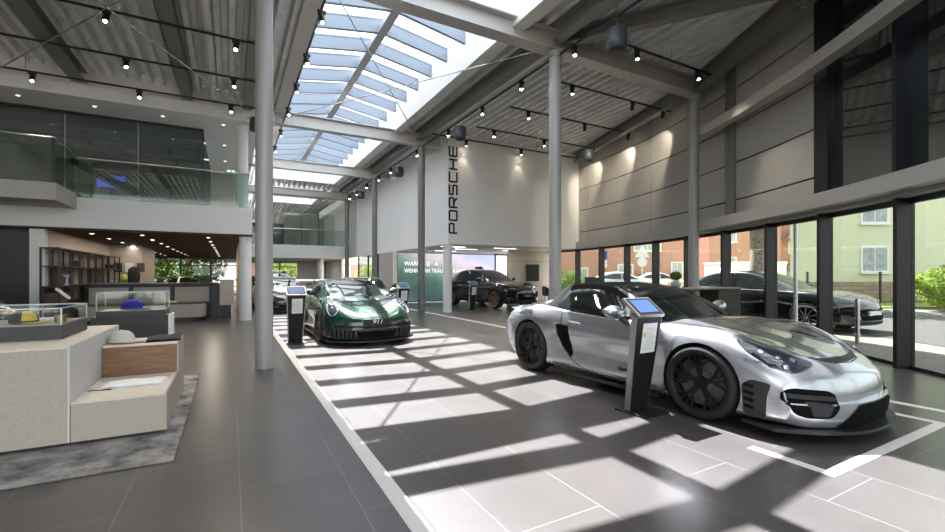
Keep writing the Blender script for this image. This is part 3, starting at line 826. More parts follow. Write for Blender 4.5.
def door_mirror(sg, root, c, x, l, z, m, sc=1.):
    b = MB(); rows = []
    for i in range(9):
        t = i/8; k = math.sin(PI*min(max(t, .06), .94))**.55
        rows.append([(sg*(x+t*.24*sc), c.Y(l)+(.10*math.cos(a)*k*.85+.04*t)*sc, z+(.07*math.sin(a)*k+.015*t)*sc) for a in [2*PI*j/14 for j in range(14)]])
    b.grid(rows, 0, True); b.f += [tuple(range(14))[::-1], tuple(range(14*8, 14*9))]; b.mi += [0, 0]
    o = part('door_mirror', b, m, root, smooth=60)
    b = MB(); b.bar((sg*(x-.05*sc), c.Y(l)+.02, z-.10*sc), (sg*(x+.07*sc), c.Y(l)+.0, z-.04*sc), .07*sc, .03*sc); part('mirror_arm', b, M['trim'], o)
both(lambda sg: door_mirror(sg, silver, c, .87, 1.86, .925, M['silverpaint'], 1.08))
# rear deck humps, tail lip, tail lamps
def hump(sg):
    b = MB(); rows = []
    for i in range(15):
        t = i/14; l = 3.02+1.15*t; k = math.sin(PI*(.12+.88*t))**.8; hh = .15*k*(1-.45*t)
        base = .885-.06*t
        rows.append([(sg*(.40+.27*math.cos(a)*(1-.25*t)), c.Y(l), base+hh*math.sin(a)) for a in [PI*j/10 for j in range(11)]])
    b.grid(rows); part('rear_hump', b, M['silverpaint'], silver, smooth=60)
both(hump)
b = MB(); rows = []
for i in range(13):
    x = -.74+1.48*i/12; y = c.Y(4.30)-.24*(abs(x)/.8)**2.4
    rows.append([(x, y-.20, .80), (x, y+.05, .835), (x, y+.055, .82), (x, y-.05, .74)])
b.grid(rows, 0, True); part('tail_spoiler', b, M['silverpaint'], silver, smooth=40)
both(lambda sg: P('tail_light', c.bv, 'y', 1, [(sg*.42, .68), (sg*.74, .70), (sg*.76, .63), (sg*.45, .62)], M['red_lens'], off=.006, round_=.02))
both(lambda sg: P('quarter_panel_vent', c.bv, 'z', 1, [(sg*.60, 3.10), (sg*.71, 3.14), (sg*.70, 3.42), (sg*.60, 3.36)], M['black'], off=.004, th=.015, round_=.03))
h = c.cast(c.bv, 'x', -1, 1.82, .30)
text_mesh('Spyder RS', .066, M['black'], silver, Matrix.Translation(h[0]+Vector((-.006, 0, 0))) @ Matrix.Rotation(-PI/2, 4, 'Z') @ Matrix.Rotation(PI/2, 4, 'X'), 'door_script', .004, shear=.35)

# ---------------------------------------------------------------- dark green coupe
GP = dict(L=4.57, hw=.926, fa=1.03, ra=3.487, tr=.34, arf=.375, arr=.385, nl=.95, nc=.42, tl=.8, tc=.34, nz=.30, nz0=.36, wcurve=.18,
    zc=[(0, .52), (.05, .56), (.15, .61), (.35, .67), (.7, .75), (1.1, .84), (1.4, .90), (1.7, .91), (3.2, .95), (3.7, .96), (4.2, .90), (4.45, .80), (4.57, .68)],
    zs=[(0, .52), (.06, .60), (.2, .70), (.45, .795), (.75, .865), (1.05, .885), (1.5, .88), (2.2, .875), (2.8, .90), (3.3, .93), (3.7, .92), (4.2, .86), (4.57, .70)],
    W=[(0, .83), (.12, .87), (.35, .895), (.7, .92), (1.05, .926), (1.45, .91), (1.9, .895), (2.4, .90), (2.9, .935), (3.4, .952), (3.9, .92), (4.3, .86), (4.57, .78)],
    zb=[(0, .13), (.3, .11), (1.4, .115), (3.2, .125), (4.0, .16), (4.4, .26), (4.57, .36)],
    cf=[(0, .70), (.4, .74), (.9, .77), (1.5, .85), (2.2, .93), (2.9, .90), (3.5, .82), (4.57, .80)],
    wl=[(0, .99), (.9, 1.0), (1.5, .98), (2.3, .96), (2.9, .985), (3.4, 1.0), (4.57, 1.0)],
    gz=[(1.36, .885), (1.5, .95), (1.75, 1.075), (2.0, 1.185), (2.2, 1.245), (2.45, 1.272), (2.75, 1.268), (3.05, 1.225), (3.4, 1.14), (3.8, 1.03), (4.15, .93), (4.3, .88)],
    gb=[(1.36, .64), (1.6, .745), (2.0, .80), (2.6, .82), (3.1, .79), (3.6, .69), (4.3, .58)],
    gt=[(1.36, .58), (1.7, .60), (2.2, .56), (2.6, .575), (3.0, .56), (3.6, .50), (4.3, .44)],
    gbelt=[(1.36, .865), (2.0, .885), (2.8, .92), (3.4, .95), (3.9, .92), (4.3, .86)])
def coupe(root, paint, wheels, sport=True, plate=None, detail=True):
    c = assemble(GP, root, paint); P, T = c.P, c.T
    for sg in (-1, 1):
        make_wheel(root, sg*.81, c.Y(1.03), .34, .25, sg, wheels, 'ten' if not sport else 'y5', detail=detail)
        make_wheel(root, sg*.80, c.Y(3.487), .345, .30, sg, wheels, 'ten' if not sport else 'y5', detail=detail)
    P('windscreen', c.bvr, 'z', 1, [(-.63, 1.52), (-.30, 1.42), (0, 1.405), (.30, 1.42), (.63, 1.52), (.56, 1.95), (.50, 2.22), (.25, 2.18), (0, 2.17), (-.25, 2.18), (-.50, 2.22), (-.56, 1.95)], M['carglass'], off=.006, round_=.05)
    both(lambda sg: P('side_window', c.bvr, 'x', sg, [(1.70, .91), (1.90, 1.0), (2.2, 1.14), (2.45, 1.19), (2.75, 1.19), (3.05, 1.155), (3.40, 1.05), (3.45, .99), (3.0, .94), (2.5, .92)], M['carglass'], off=.006, round_=.06))
    P('rear_window', c.bvr, 'z', 1, [(-.42, 3.05), (0, 3.02), (.42, 3.05), (.40, 3.75), (0, 3.80), (-.40, 3.75)], M['carglass'], off=.006, round_=.08)
    for sg in (-1, 1):
        # round lamps leaning back on the wings
        pl = [(sg*(.715+.118*math.cos(a)), .57+.185*math.sin(a)-.02) for a in [2*PI*i/20 for i in range(20)]]
        o = P('headlight', c.bv, 'z', 1, pl, M['lens'], off=.012, th=.04)
        for dx, dl in ((-.035, -.045), (.035, -.045), (-.035, .045), (.035, .045)):
            h = c.cast(c.bv, 'z', 1, sg*.715+dx, .56+dl)
            b = MB(); b.lathe([(.004, .014), (.022, .012), (.026, 0), (.02, -.008)], n=12); b.xf(Matrix.Translation(h[0]+Vector((0, 0, .008))) @ h[1].to_track_quat('Z', 'Y').to_matrix().to_4x4())
            part('lamp_unit', b, M['led'], o, smooth=40)
        h = c.cast(c.bv, 'z', 1, sg*.715, .56); b = MB()
        ring = [c.cast(c.bv, 'z', 1, sg*.715+.125*math.cos(a), .553+.192*math.sin(a))[0]+Vector((0, 0, .008)) for a in [2*PI*i/24 for i in range(25)]]
        b.tube(ring, .011, 6); part('lamp_ring', b, M['led'], o, smooth=60)
    if sport:
        P('bumper_insert', c.bv, 'y', -1, [(-.83, .385), (-.4, .40), (.4, .40), (.83, .385), (.83, .13), (-.83, .13)], M['trim'], off=.003, th=.03, round_=.03)
        P('centre_grille', c.bv, 'y', -1, [(-.36, .37), (.36, .37), (.40, .29), (.36, .16), (-.36, .16), (-.40, .29)], M['void'], off=.006, th=.03, round_=.03)
        for sg in (-1, 1):
            P('bumper_intake', c.bv, 'y', -1, [(sg*.43, .38), (sg*.78, .40), (sg*.83, .35), (sg*.80, .17), (sg*.46, .15)], M['void'], off=.006, th=.03, round_=.03)
            for k in range(5):
                x = sg*(.49+.066*k); P('intake_flap', c.bv, 'y', -1, [(x, .375), (x+sg*.04, .375), (x+sg*.034, .165), (x-sg*.006, .165)], M['grey_trim'], off=.03, th=.03)
            P('brake_duct', c.bv, 'x', sg, [(.40, .42), (.60, .45), (.585, .17), (.42, .17)], M['trim'], off=.008, th=.03, round_=.03)
        both(lambda sg: P('hood_duct', c.bv, 'z', 1, [(sg*.10, 1.12), (sg*.34, 1.14), (sg*.36, 1.02), (sg*.12, 1.0)], M['black'], off=.004, th=.015, round_=.02))
    else:
        P('centre_grille', c.bv, 'y', -1, [(-.40, .34), (.40, .34), (.36, .22), (-.36, .22)], M['void'], off=.006, th=.03, round_=.03)
        both(lambda sg: P('bumper_intake', c.bv, 'y', -1, [(sg*.48, .42), (sg*.78, .44), (sg*.80, .26), (sg*.50, .24)], M['void'], off=.006, th=.03, round_=.03))
    T('hood_seam', c.bv, 'z', 1, [(-.62, 1.40), (-.60, 1.0), (-.54, .6), (-.44, .34), (-.2, .25), (0, .24), (.2, .25), (.44, .34), (.54, .6), (.60, 1.0), (.62, 1.40)], M['joint'], w=.008)
    b = MB(); pl = []
    for i in range(21):
        x = -.91+1.82*i/20; pl.append((x, c.Y(-.05)+.42*(abs(x)/.9)**2.6))
    b.prism(pl+[(.87, c.Y(.62)), (-.87, c.Y(.62))], .08, .11); part('splitter', b, M['trim'], root)
    both(lambda sg: door_mirror(sg, root, c, .845, 1.70, .985, paint))
    def flank(sg):
        T('door_seam', c.bv, 'x', sg, [(1.62, .88), (1.58, .60), (1.60, .28), (1.8, .20), (2.6, .20), (2.78, .32), (2.86, .60), (2.84, .90)], M['joint'], w=.008)
        h = c.cast(c.bv, 'x', sg, 2.62, .74); b = MB(); b.tube([(h[0].x, c.Y(2.52), .735), (h[0].x+sg*.03, c.Y(2.57), .74), (h[0].x+sg*.03, c.Y(2.68), .745), (h[0].x, c.Y(2.73), .745)], .012, 8); part('door_handle', b, paint, root, smooth=50)
        b = MB(); b.box(*sorted((sg*.84, sg*.925)), c.Y(1.46), c.Y(3.06), .085, .13); part('side_skirt', b, M['trim'], root)
    both(flank)
    P('tail_light', c.bv, 'y', 1, [(-.76, .76), (.76, .76), (.78, .70), (-.78, .70)], M['red_lens'], off=.006, th=.03, round_=.02)
    if sport:
        # tall wing on two swan necks
        b = MB(); rows = []
        for i in range(13):
            x = -.86+1.72*i/12; rows.append([(x, c.Y(4.28), 1.20), (x, c.Y(4.42), 1.215), (x, c.Y(4.56), 1.245), (x, c.Y(4.42), 1.19)])
        b.grid(rows, 0, True); b.f += [(3, 2, 1, 0), (48, 49, 50, 51)]; b.mi += [0, 0]
        wg = part('rear_wing', b, M['carbon'], root, smooth=40)
        for sg in (-1, 1):
            b = MB(); b.bar((sg*.40, c.Y(4.10), .90), (sg*.40, c.Y(4.38), 1.22), .02, .08); part('wing_strut', b, M['trim'], wg)
    if plate:
        h = c.cast(c.bv, 'y', -1, 0, .46)
        b = MB(); b.box(-.27, .27, h[0].y-.035, h[0].y+.03, .40, .52); pb = part('number_plate', b, M['black'], root, bevel=.004)
        text_mesh(plate, .115, M['ltext'], pb, Matrix.Translation((0, h[0].y-.038, .462)) @ Matrix.Rotation(PI/2, 4, 'X'), 'plate_lettering', .002, shear=.25, sx=1.25)
    return c
green = thing('sports_car', 'dark green sports coupe facing the camera on the sunlit lane', 'car', (2.40, 8.2+2.285, 0), R_(1))
wmg = dict(wm); wmg['caliper'] = M['caliperyellow']
coupe(green, M['greenpaint'], wmg, True, '911'); green.scale = (.965, 1, .98)

# ---------------------------------------------------------------- black crossover
MP = dict(L=4.78, hw=.96, fa=.95, ra=3.82, tr=.375, arf=.42, arr=.42, nl=.9, nc=.34, tl=.7, tc=.28, nz=.12, nz0=.5, wcurve=.16,
    zc=[(0, .74), (.05, .80), (.15, .87), (.4, .94), (.8, 1.0), (1.3, 1.07), (1.6, 1.09), (3.6, 1.12), (4.3, 1.12), (4.6, 1.06), (4.78, .90)],
    zs=[(0, .74), (.06, .82), (.2, .90), (.5, .98), (.95, 1.03), (1.5, 1.035), (2.4, 1.04), (3.2, 1.07), (3.8, 1.10), (4.3, 1.09), (4.6, 1.02), (4.78, .88)],
    W=[(0, .88), (.15, .91), (.5, .945), (.95, .96), (1.5, .945), (2.2, .935), (3.0, .95), (3.8, .965), (4.3, .93), (4.6, .88), (4.78, .82)],
    zb=[(0, .22), (.3, .20), (1.4, .20), (3.4, .21), (4.3, .26), (4.6, .34), (4.78, .42)],
    cf=[(0, .74), (.5, .80), (1.0, .84), (1.6, .90), (2.4, .94), (3.2, .92), (4.78, .86)],
    wl=[(0, 1.0), (.95, 1.0), (1.6, .985), (2.4, .975), (3.2, .985), (3.8, 1.0), (4.78, 1.0)],
    gz=[(1.35, 1.06), (1.5, 1.12), (1.8, 1.27), (2.1, 1.42), (2.35, 1.52), (2.6, 1.575), (2.95, 1.60), (3.4, 1.57), (3.8, 1.48), (4.2, 1.33), (4.5, 1.17), (4.62, 1.08)],
    gb=[(1.35, .68), (1.6, .78), (2.0, .85), (2.8, .87), (3.6, .84), (4.2, .74), (4.62, .66)],
    gt=[(1.35, .62), (1.8, .64), (2.4, .62), (2.9, .62), (3.6, .59), (4.2, .55), (4.62, .52)],
    gbelt=[(1.35, 1.04), (2.2, 1.05), (3.2, 1.08), (4.0, 1.10), (4.62, 1.06)])
def crossover(root, paint, wheels, style='five', detail=True, front='suv', plate=None):
    c = assemble(MP, root, paint); P, T = c.P, c.T
    for sg in (-1, 1):
        make_wheel(root, sg*.835, c.Y(.95), .375, .26, sg, wheels, style, detail=detail); make_wheel(root, sg*.83, c.Y(3.82), .375, .29, sg, wheels, style, detail=detail)
    P('windscreen', c.bvr, 'z', 1, [(-.68, 1.52), (-.3, 1.42), (0, 1.40), (.3, 1.42), (.68, 1.52), (.60, 2.1), (.53, 2.46), (0, 2.40), (-.53, 2.46), (-.60, 2.1)], M['carglass'], off=.006, round_=.06)
    def side(sg):
        P('front_side_window', c.bvr, 'x', sg, [(1.72, 1.09), (2.0, 1.24), (2.35, 1.42), (2.6, 1.47), (2.75, 1.475), (2.75, 1.09)], M['carglass'], off=.006, round_=.04)
        P('rear_side_window', c.bvr, 'x', sg, [(2.81, 1.09), (2.81, 1.475), (3.2, 1.465), (3.7, 1.36), (4.05, 1.22), (4.0, 1.15), (3.6, 1.11)], M['carglass'], off=.006, round_=.04)
        T('door_seam', c.bv, 'x', sg, [(1.55, 1.0), (1.5, .6), (1.55, .34), (2.70, .34), (2.78, .6), (2.78, 1.02)], M['joint'], w=.01)
        T('door_seam', c.bv, 'x', sg, [(2.78, .34), (3.25, .36), (3.45, .62), (3.52, 1.05)], M['joint'], w=.01)
        T('sill_trim', c.bv, 'x', sg, [(1.45, .30), (3.3, .30)], M['trim'], w=.10, off=.01)
        for l in (2.5, 3.35):
            h = c.cast(c.bv, 'x', sg, l, .93); b = MB(); b.tube([(h[0].x, c.Y(l-.1), .925), (h[0].x+sg*.03, c.Y(l-.05), .93), (h[0].x+sg*.03, c.Y(l+.05), .935), (h[0].x, c.Y(l+.1), .935)], .013, 8); part('door_handle', b, paint, root, smooth=50)
        o = P('headlight', c.bv, 'y', -1, [(sg*.50, .80), (sg*.80, .845), (sg*.86, .82), (sg*.82, .775), (sg*.52, .755)], M['lens'], off=.01, th=.04, round_=.015)
        for k in range(4):
            h = c.cast(c.bv, 'y', -1, sg*(.56+.07*k), .785+.008*k)
            b = MB(); b.box(-.022, .022, -.008, .01, -.014, .014); b.xf(Matrix.Translation(h[0]+Vector((0, -.012, 0)))); part('lamp_unit', b, M['led'], o)
        P('bumper_intake', c.bv, 'y', -1, [(sg*.52, .66), (sg*.86, .70), (sg*.88, .48), (sg*.58, .42)], M['void'], off=.008, th=.03, round_=.03)
        T('light_blade', c.bv, 'y', -1, [(sg*.55, .585), (sg*.84, .60)], M['grey_trim'], w=.03, off=.03)
    both(side)
    P('centre_grille', c.bv, 'y', -1, [(-.46, .62), (.46, .62), (.52, .5), (.46, .34), (-.46, .34), (-.52, .5)], M['void'], off=.008, th=.03, round_=.04)
    P('skid_plate', c.bv, 'y', -1, [(-.6, .30), (.6, .30), (.55, .24), (-.55, .24)], M['grey_trim'], off=.02, th=.03)
    T('hood_seam', c.bv, 'z', 1, [(-.72, 1.4), (-.70, .9), (-.60, .4), (-.3, .22), (0, .20), (.3, .22), (.60, .4), (.70, .9), (.72, 1.4)], M['joint'], w=.008)
    both(lambda sg: door_mirror(sg, root, c, .90, 1.80, 1.16, paint, .9))
    P('tail_light', c.bv, 'y', 1, [(-.8, .98), (.8, .98), (.82, .92), (-.82, .92)], M['red_lens'], off=.006, th=.03, round_=.02)
    P('rear_window', c.bvr, 'z', 1, [(-.5, 3.75), (0, 3.72), (.5, 3.75), (.48, 4.4), (0, 4.45), (-.48, 4.4)], M['carglass'], off=.006, round_=.08)
    if plate:
        h = c.cast(c.bv, 'y', -1, 0, .52); b = MB(); b.box(-.26, .26, h[0].y-.03, h[0].y+.03, .46, .57); pb = part('number_plate', b, plate[0], root)
        if plate[1]: text_mesh(plate[1], .085, plate[2], pb, Matrix.Translation((0, h[0].y-.033, .515)) @ Matrix.Rotation(PI/2, 4, 'X'), 'plate_lettering', .002)
    return c
mac = thing('crossover_car', 'black crossover with bronze wheels under the white box', 'car', (9.9, 16.6, 0), R_(10))
wmm = dict(tyre=M['tyre'], rim=M['rimgold'], disc=M['disc'], caliper=M['caliper'])
crossover(mac, M['blackpaint'], wmm, 'five', True, 'suv', (M['black'], 'Macan', M['ltext']))

# ---------------------------------------------------------------- farther cars
t = thing('sports_car', 'dark grey coupe parked behind the left info stand', 'car', (1.75, 18.9, 0), R_(2)); coupe(t, M['greypaint'], dict(wm, rim=M['rimsilver']), False, None, False)
t2 = dup(t, (3.95, 15.0, 0), R_(-4), 'dark coupe standing right behind the green sports car')
t3 = thing('crossover_car', 'dark crossover at the far end beneath the far gallery', 'car', (2.2, 27.5, 0), R_(0)); crossover(t3, M['greypaint'], dict(wm, rim=M['rimsilver']), 'five', False)
t4 = thing('sports_car', 'very dark coupe behind the glass showcase at the left edge', 'car', (-5.75, 10.9, 0), R_(-90)); coupe(t4, M['dkgreenpaint'], wm, False, None, False)
t5 = thing('sports_car', 'olive green coupe beyond the counter at the left windows', 'car', (-2.6, 27.5, 0), R_(-78)); coupe(t5, M['olivepaint'], dict(wm, rim=M['rimsilver']), False, None, False)
t6 = thing('estate_car', 'dark parked car on the street outside the curved windows', 'car', (13.2, 6.85, -.03), R_(-3)); crossover(t6, M['blackpaint'], dict(wm, rim=M['rimsilver']), 'ten', False, 'suv', (M['platewhite'], '', None)); t6.scale = (1, 1, .94)
t7 = dup(t5, (1.3, 34.5, 0), R_(0), 'coupe far behind beside the left gallery columns')
# ================================================================ left gallery and hall below it
GY = 14.4
b = MB(); b.box(-9.5, .55, GY, 34, 2.52, 3.29); struct('wall_gallery', b, M['white'], label='white parapet slab of the left upper gallery', cat='wall')
b = MB(); b.box(-9.5, .55, GY+.05, 34, 2.47, 2.52); struct('ceiling_hall', b, M['woodceil'], label='brown wooden ceiling under the left gallery', cat='ceiling')
b = MB(); b.box(-9.5, 1.14, GY-.03, GY+.25, 5.80, 6.66); struct('trim_fascia', b, M['white'], label='white band above the left gallery', cat='trim')
b = MB(); b.box(-9.5, .75, GY+.25, 46, 5.86, 5.98); struct('ceiling_gallery', b, M['white'], label='white ceiling of the left gallery', cat='ceiling')
b = MB(); b.box(-9.5, -3.38, 12.9, GY, 2.99, 3.37); struct('wall_balcony', b, mat('warm grey plaster', (.50, .47, .44), .6), label='grey balcony slab jutting out at the left edge', cat='balcony')
def balustrade(lab, runs, z0, h, rail=True, cat='balustrade'):
    t = thing('glass_balustrade', lab, cat, (runs[0][0][0], runs[0][0][1], z0)); ox, oy = runs[0][0]
    for p, q in runs:
        L_ = math.dist(p, q); n = max(1, round(L_/1.6))
        for i in range(n):
            a = Vector((p[0]+(q[0]-p[0])*(i/n)-ox, p[1]+(q[1]-p[1])*(i/n)-oy, 0)); e = Vector((p[0]+(q[0]-p[0])*((i+1)/n)-ox, p[1]+(q[1]-p[1])*((i+1)/n)-oy, 0))
            d = (e-a).normalized()*.008; b = MB(); m = (0, 0, h/2); b.bar(a+d+Vector(m), e-d+Vector(m), .014, h); part('pane', b, M['glassgreen'], t)
        if rail:
            b = MB(); b.cyl((p[0]-ox, p[1]-oy, h+.02), (q[0]-ox, q[1]-oy, h+.02), .02, n=10); part('handrail', b, M['chrome'], t, smooth=40)
    return t
balustrade('glass balustrade along the front of the left gallery', [((-3.38, GY+.06), (.45, GY+.06)), ((.45, GY+.06), (.45, 33.5))], 3.29, .98)
bb = balustrade('glass balustrade around the jutting balcony at the left edge', [((-8.5, 12.95), (-3.42, 12.95)), ((-3.42, 12.95), (-3.42, GY))], 3.37, .98)
b = MB(); b.box(5.05, 5.09, -.02, .02, 0, 1.0); part('corner_post', b, M['black'], bb)
# upper rooms behind tall glass
t = thing('glass_partition', 'tall dark-framed glass partition of the left upper gallery', 'partition', (-.76, 16, 3.29))
for i in range(5):
    b = MB(); b.box(-1.62*(i+1)+.01, -1.62*i-.01, -.008, .008, .03, 2.50); part('pane', b, M['glassgrey'], t)
b = MB(); b.box(-8.1, .02, -.03, .03, 2.50, 2.57); b.box(-8.1, .02, -.03, .03, 0, .03); part('partition_frame', b, M['black'], t)
b = MB(); b.box(-.02, .02, -.03, .03, 0, 2.57); part('partition_frame', b, M['black'], t)
b = MB(); b.box(-.008, .008, .04, 5.5, .03, 2.5); part('pane', b, M['glassgrey'], t)
b = MB(); b.box(-9.5, .1, 22.5, 22.7, 3.29, 5.86); struct('wall_gallery_back', b, M['greywall'], label='grey back wall of the upper gallery rooms', cat='wall')
b = MB(); b.box(-6.5, -6.3, 16.5, 22.5, 3.29, 5.86); struct('wall_gallery_side', b, M['greywall'], label='grey side wall of the upper gallery room', cat='wall')
t = thing('wall_screen', 'blue lit screen in the upper gallery room', 'screen', (-3.75, 20, 4.42))
b = MB(); b.box(-.42, .42, -.03, .03, 0, .5); part('screen_frame', b, M['black'], t)
b = MB(); b.box(-.40, .40, -.036, -.031, .02, .48); part('screen', b, mat('blue screen', (.02, .03, .3), .3, emit=(.10, .14, .75), estr=.8), t)
b = MB(); b.box(-.04, .04, -.02, .04, -1.13, 0); b.box(-.3, .3, -.2, .2, -1.13, -1.11); part('screen_stand', b, M['black'], t)
for i, (x, y, w_) in enumerate([(-2.3, 20.5, 1.7), (-5.2, 19.2, 1.5)]):
    t = thing('lounge_sofa', ['dark sofa in the upper room right of the blue screen', 'dark sofa in the upper room left of the blue screen'][i], 'sofa', (x, y, 3.295))
    b = MB(); b.box(-w_/2, w_/2, -.4, .4, .12, .42); part('seat', b, M['dark'], t, bevel=.04)
    b = MB(); b.box(-w_/2, w_/2, .2, .42, .40, .82); part('backrest', b, M['dark'], t, bevel=.05)
    for s in (-1, 1):
        b = MB(); b.box(*sorted((s*w_/2, s*(w_/2-.16))), -.4, .4, .3, .6); part('armrest', b, M['dark'], t, bevel=.04)
        b = MB(); b.box(s*(w_/2-.1)-.03, s*(w_/2-.1)+.03, -.35, .35, 0, .12); part('leg', b, M['black'], t)
t = thing('staircase', 'dark staircase rising behind the upper glass partition', 'stairs', (-2.9, 17.6, 3.33))
b = MB()
for i in range(9): b.box(-1.2+.26*i, -.92+.26*i, -.5, .5, 1.35-.15*i-.04, 1.35-.15*i)
part('steps', b, M['dark'], t)
for s in (-1, 1):
    b = MB(); b.bar((-1.25, s*.52, 1.40), (1.3, s*.52, .13), .04, .16); part('stringer', b, M['black'], t)
t = thing('exit_sign', 'small green exit sign hanging in the left gallery', 'sign', (.0, 19.4, 5.25))
b = MB(); b.box(-.16, .16, -.03, .03, 0, .15); part('sign_box', b, mat('green sign', (.02, .2, .08), .5, emit=(.06, .35, .15), estr=.3), t)
b = MB(); b.box(-.12, -.02, -.034, -.03, .04, .11); b.box(.05, .11, -.034, -.03, .03, .12); part('symbol', b, mat('white lit symbol', (.9, .9, .9), .5, emit=(1, 1, .95), estr=.8), t)
b = MB(); b.box(-.15, -.14, -.005, .005, .15, .61); b.box(.14, .15, -.005, .005, .15, .61); part('suspension', b, M['chrome'], t)
# ground floor hall walls
b = MB(); b.box(-4.2, -4.0, 14.7, 21.1, 0, 2.47); struct('wall_left', b, M['beigewall'], label='beige wall behind the black shelves', cat='wall')
b = MB(); b.box(-4.28, -4.0, 14.5, 14.72, 0, 2.52); struct('trim_wall_end', b, M['white'], label='white end strip of the shelf wall', cat='trim')
b = MB(); b.box(-9.5, -4.28, 14.7, 14.9, 0, 2.52); wd = struct('wall_left_dark', b, M['black'], label='black panelled wall at the left edge', cat='wall')
for i in range(4):
    b = MB(); b.box(-9.4+1.28*i, -9.4+1.28*i+1.26, 14.66, 14.70, .02, 2.4); part('wall_panel', b, M['dark'], wd)
b = MB(); b.box(-4.0, -3.05, 21.1, 21.3, 0, 2.47); struct('wall_niche', b, M['greywall'], label='grey wall with display niche beyond the shelves', cat='wall')
b = MB(); b.box(-3.25, -3.05, 21.3, 24.6, 0, 2.47); struct('wall_left_far', b, M['beigewall'], label='beige wall leading back to the rear windows', cat='wall')
b = MB(); b.box(.22, .42, 17.5, 23.5, 0, 2.47); struct('wall_partition', b, mat('orange-beige wall', (.50, .36, .25), .6), label='warm orange-beige partition right of the counter', cat='wall')
def glazed(name, n, x0, x1, y, z1, lab, zt=None, nm=4):
    t = thing(name, lab, 'window', (x0, y, 0), kind='structure'); W = x1-x0
    b = MB(); b.box(0, W, -.04, .04, 0, .08); b.box(0, W, -.04, .04, z1-.08, z1); 
    if zt: b.box(0, W, -.04, .04, zt, zt+.06)
    part('window_frame', b, M['navy'], t)
    for i in range(nm+1):
        b = MB(); x = W*i/nm; b.box(x-.04, x+.04, -.05, .05, 0, z1); part('mullion', b, M['navy'], t)
    for i in range(nm):
        b = MB(); b.box(W*i/nm+.04, W*(i+1)/nm-.04, -.008, .008, .08, z1-.08); part('pane', b, M['glass'], t)
glazed('window_20', 20, -9.5, .5, 34, 2.5, 'glazed rear wall with trees outside behind the counter', 1.95, 6)
glazed('window_21', 21, .6, 6.7, 41, 2.45, 'glazed rear wall under the far gallery', 2.0, 4)
b = MB(); b.box(-9.6, -9.5, -9, 34, 0, 6.5); struct('wall_far_left', b, M['white'], label='white outer wall at the far left', cat='wall')
b = MB(); b.box(-9.5, 14.5, 45.9, 46.1, 2.45, 7.4); struct('wall_rear', b, M['white'], label='white rear wall high above the far gallery', cat='wall')
b = MB(); b.box(-9.5, .6, 33.9, 34.1, 2.5, 6.5); struct('wall_rear_left', b, M['white'], label='white rear wall of the left gallery', cat='wall')
# far gallery bridge
b = MB(); b.box(.55, 6.8, 30, 45.9, 2.43, 3.26); struct('wall_bridge', b, M['white'], label='white parapet of the far gallery bridge', cat='wall')
balustrade('glass balustrade of the far gallery bridge', [((.6, 30.06), (6.75, 30.06))], 3.26, 1.0)
t = thing('glass_partition', 'glass partition behind the far gallery bridge', 'partition', (3.2, 33, 3.26))
for i in range(3):
    b = MB(); b.box(1.15*i+.01, 1.15*i+1.14, -.008, .008, .03, 2.4); part('pane', b, M['glassgreen'], t)
    b = MB(); b.box(1.15*i-.02, 1.15*i+.02, -.03, .03, 0, 2.5); part('partition_post', b, M['navy'], t)
b = MB(); b.box(3.25, 6.8, 38, 38.1, 3.26, 6.4); struct('wall_bridge_rear', b, M['greywall'], label='grey wall at the back of the far gallery', cat='wall')
b = MB(); b.box(.7, 3.2, 33.2, 33.3, 3.26, 4.9); struct('wall_bridge_back', b, M['dark'], label='dark wall behind the far gallery', cat='wall')
b = MB(); b.box(6.3, 6.8, 27.5, 45, 5.9, 6.4); struct('trim_bridge', b, M['white'], label='white bulkhead above the far gallery', cat='trim')
b = MB(); b.box(6.8, 6.95, 27.42, 45.9, 2.46, 6.66); struct('wall_bridge_right', b, M['greywall'], label='grey wall right of the far gallery', cat='wall')
b = MB(); b.box(6.8, 6.95, 31.5, 45.9, 0, 2.46); struct('wall_bridge_low', b, M['greywall'], label='grey wall low behind the white column', cat='wall')
# below the far gallery: a hanging glass screen strip
b = MB(); b.box(.7, 3.4, 36, 36.05, 1.75, 2.42); struct('trim_header', b, M['glassgreen'], label='glass header strip under the far gallery', cat='trim')
b = MB(); b.box(4.6, 6.7, 37.0, 37.2, 0, 2.43); struct('wall_bridge_room', b, M['greywall'], label='grey wall under the far gallery on the right', cat='wall')
# under the white box
b = MB(); b.box(6.8, 6.95, 20.0, 22.6, 0, 2.46); struct('wall_box_side', b, M['greywall'], label='grey wall left of the media screen', cat='wall')
b = MB(); b.box(6.7, 6.86, 19.85, 20.0, 0, 2.46); struct('trim_box_post', b, M['white'], label='white post left of the media screen', cat='trim')
glazed('window_22', 22, 6.8, 6.86+.01, 22.7, 2.46, 'slim glazed post beside the grey wall', None, 1)
t = thing('window_23', 'side window under the white box with greenery behind', 'window', (6.85, 22.65, 0), kind='structure')
for i in range(3):
    b = MB(); b.box(-.04, .04, 2.15*i-.03, 2.15*i+.03, 0, 2.46); part('mullion', b, M['navy'], t)
for i in range(2):
    b = MB(); b.box(-.006, .006, 2.15*i+.03, 2.15*i+2.12, .08, 2.4); part('pane', b, M['glass'], t)
b = MB(); b.box(10.9, 13.25, 16.5, 16.65, 0, 2.46); wbg = struct('wall_beige', b, M['beigewall'], label='beige panelled wall with a black television', cat='wall')
b = MB(); b.box(10.9, 13.25, 16.49, 16.5, .82, .83); b.box(10.9, 13.25, 16.49, 16.5, 1.95, 1.96); part('panel_joint', b, M['joint'], wbg)
glazed('window_24', 24, 12.35, 14.4, 20, 2.46, 'window right of the media screen', None, 2)
t = thing('television', 'black wall television on the beige wall', 'television', (12.2, 16.48, 1.05))
b = MB(); b.box(-.36, .36, -.05, 0, 0, .78); part('screen_frame', b, M['black'], t, bevel=.006)
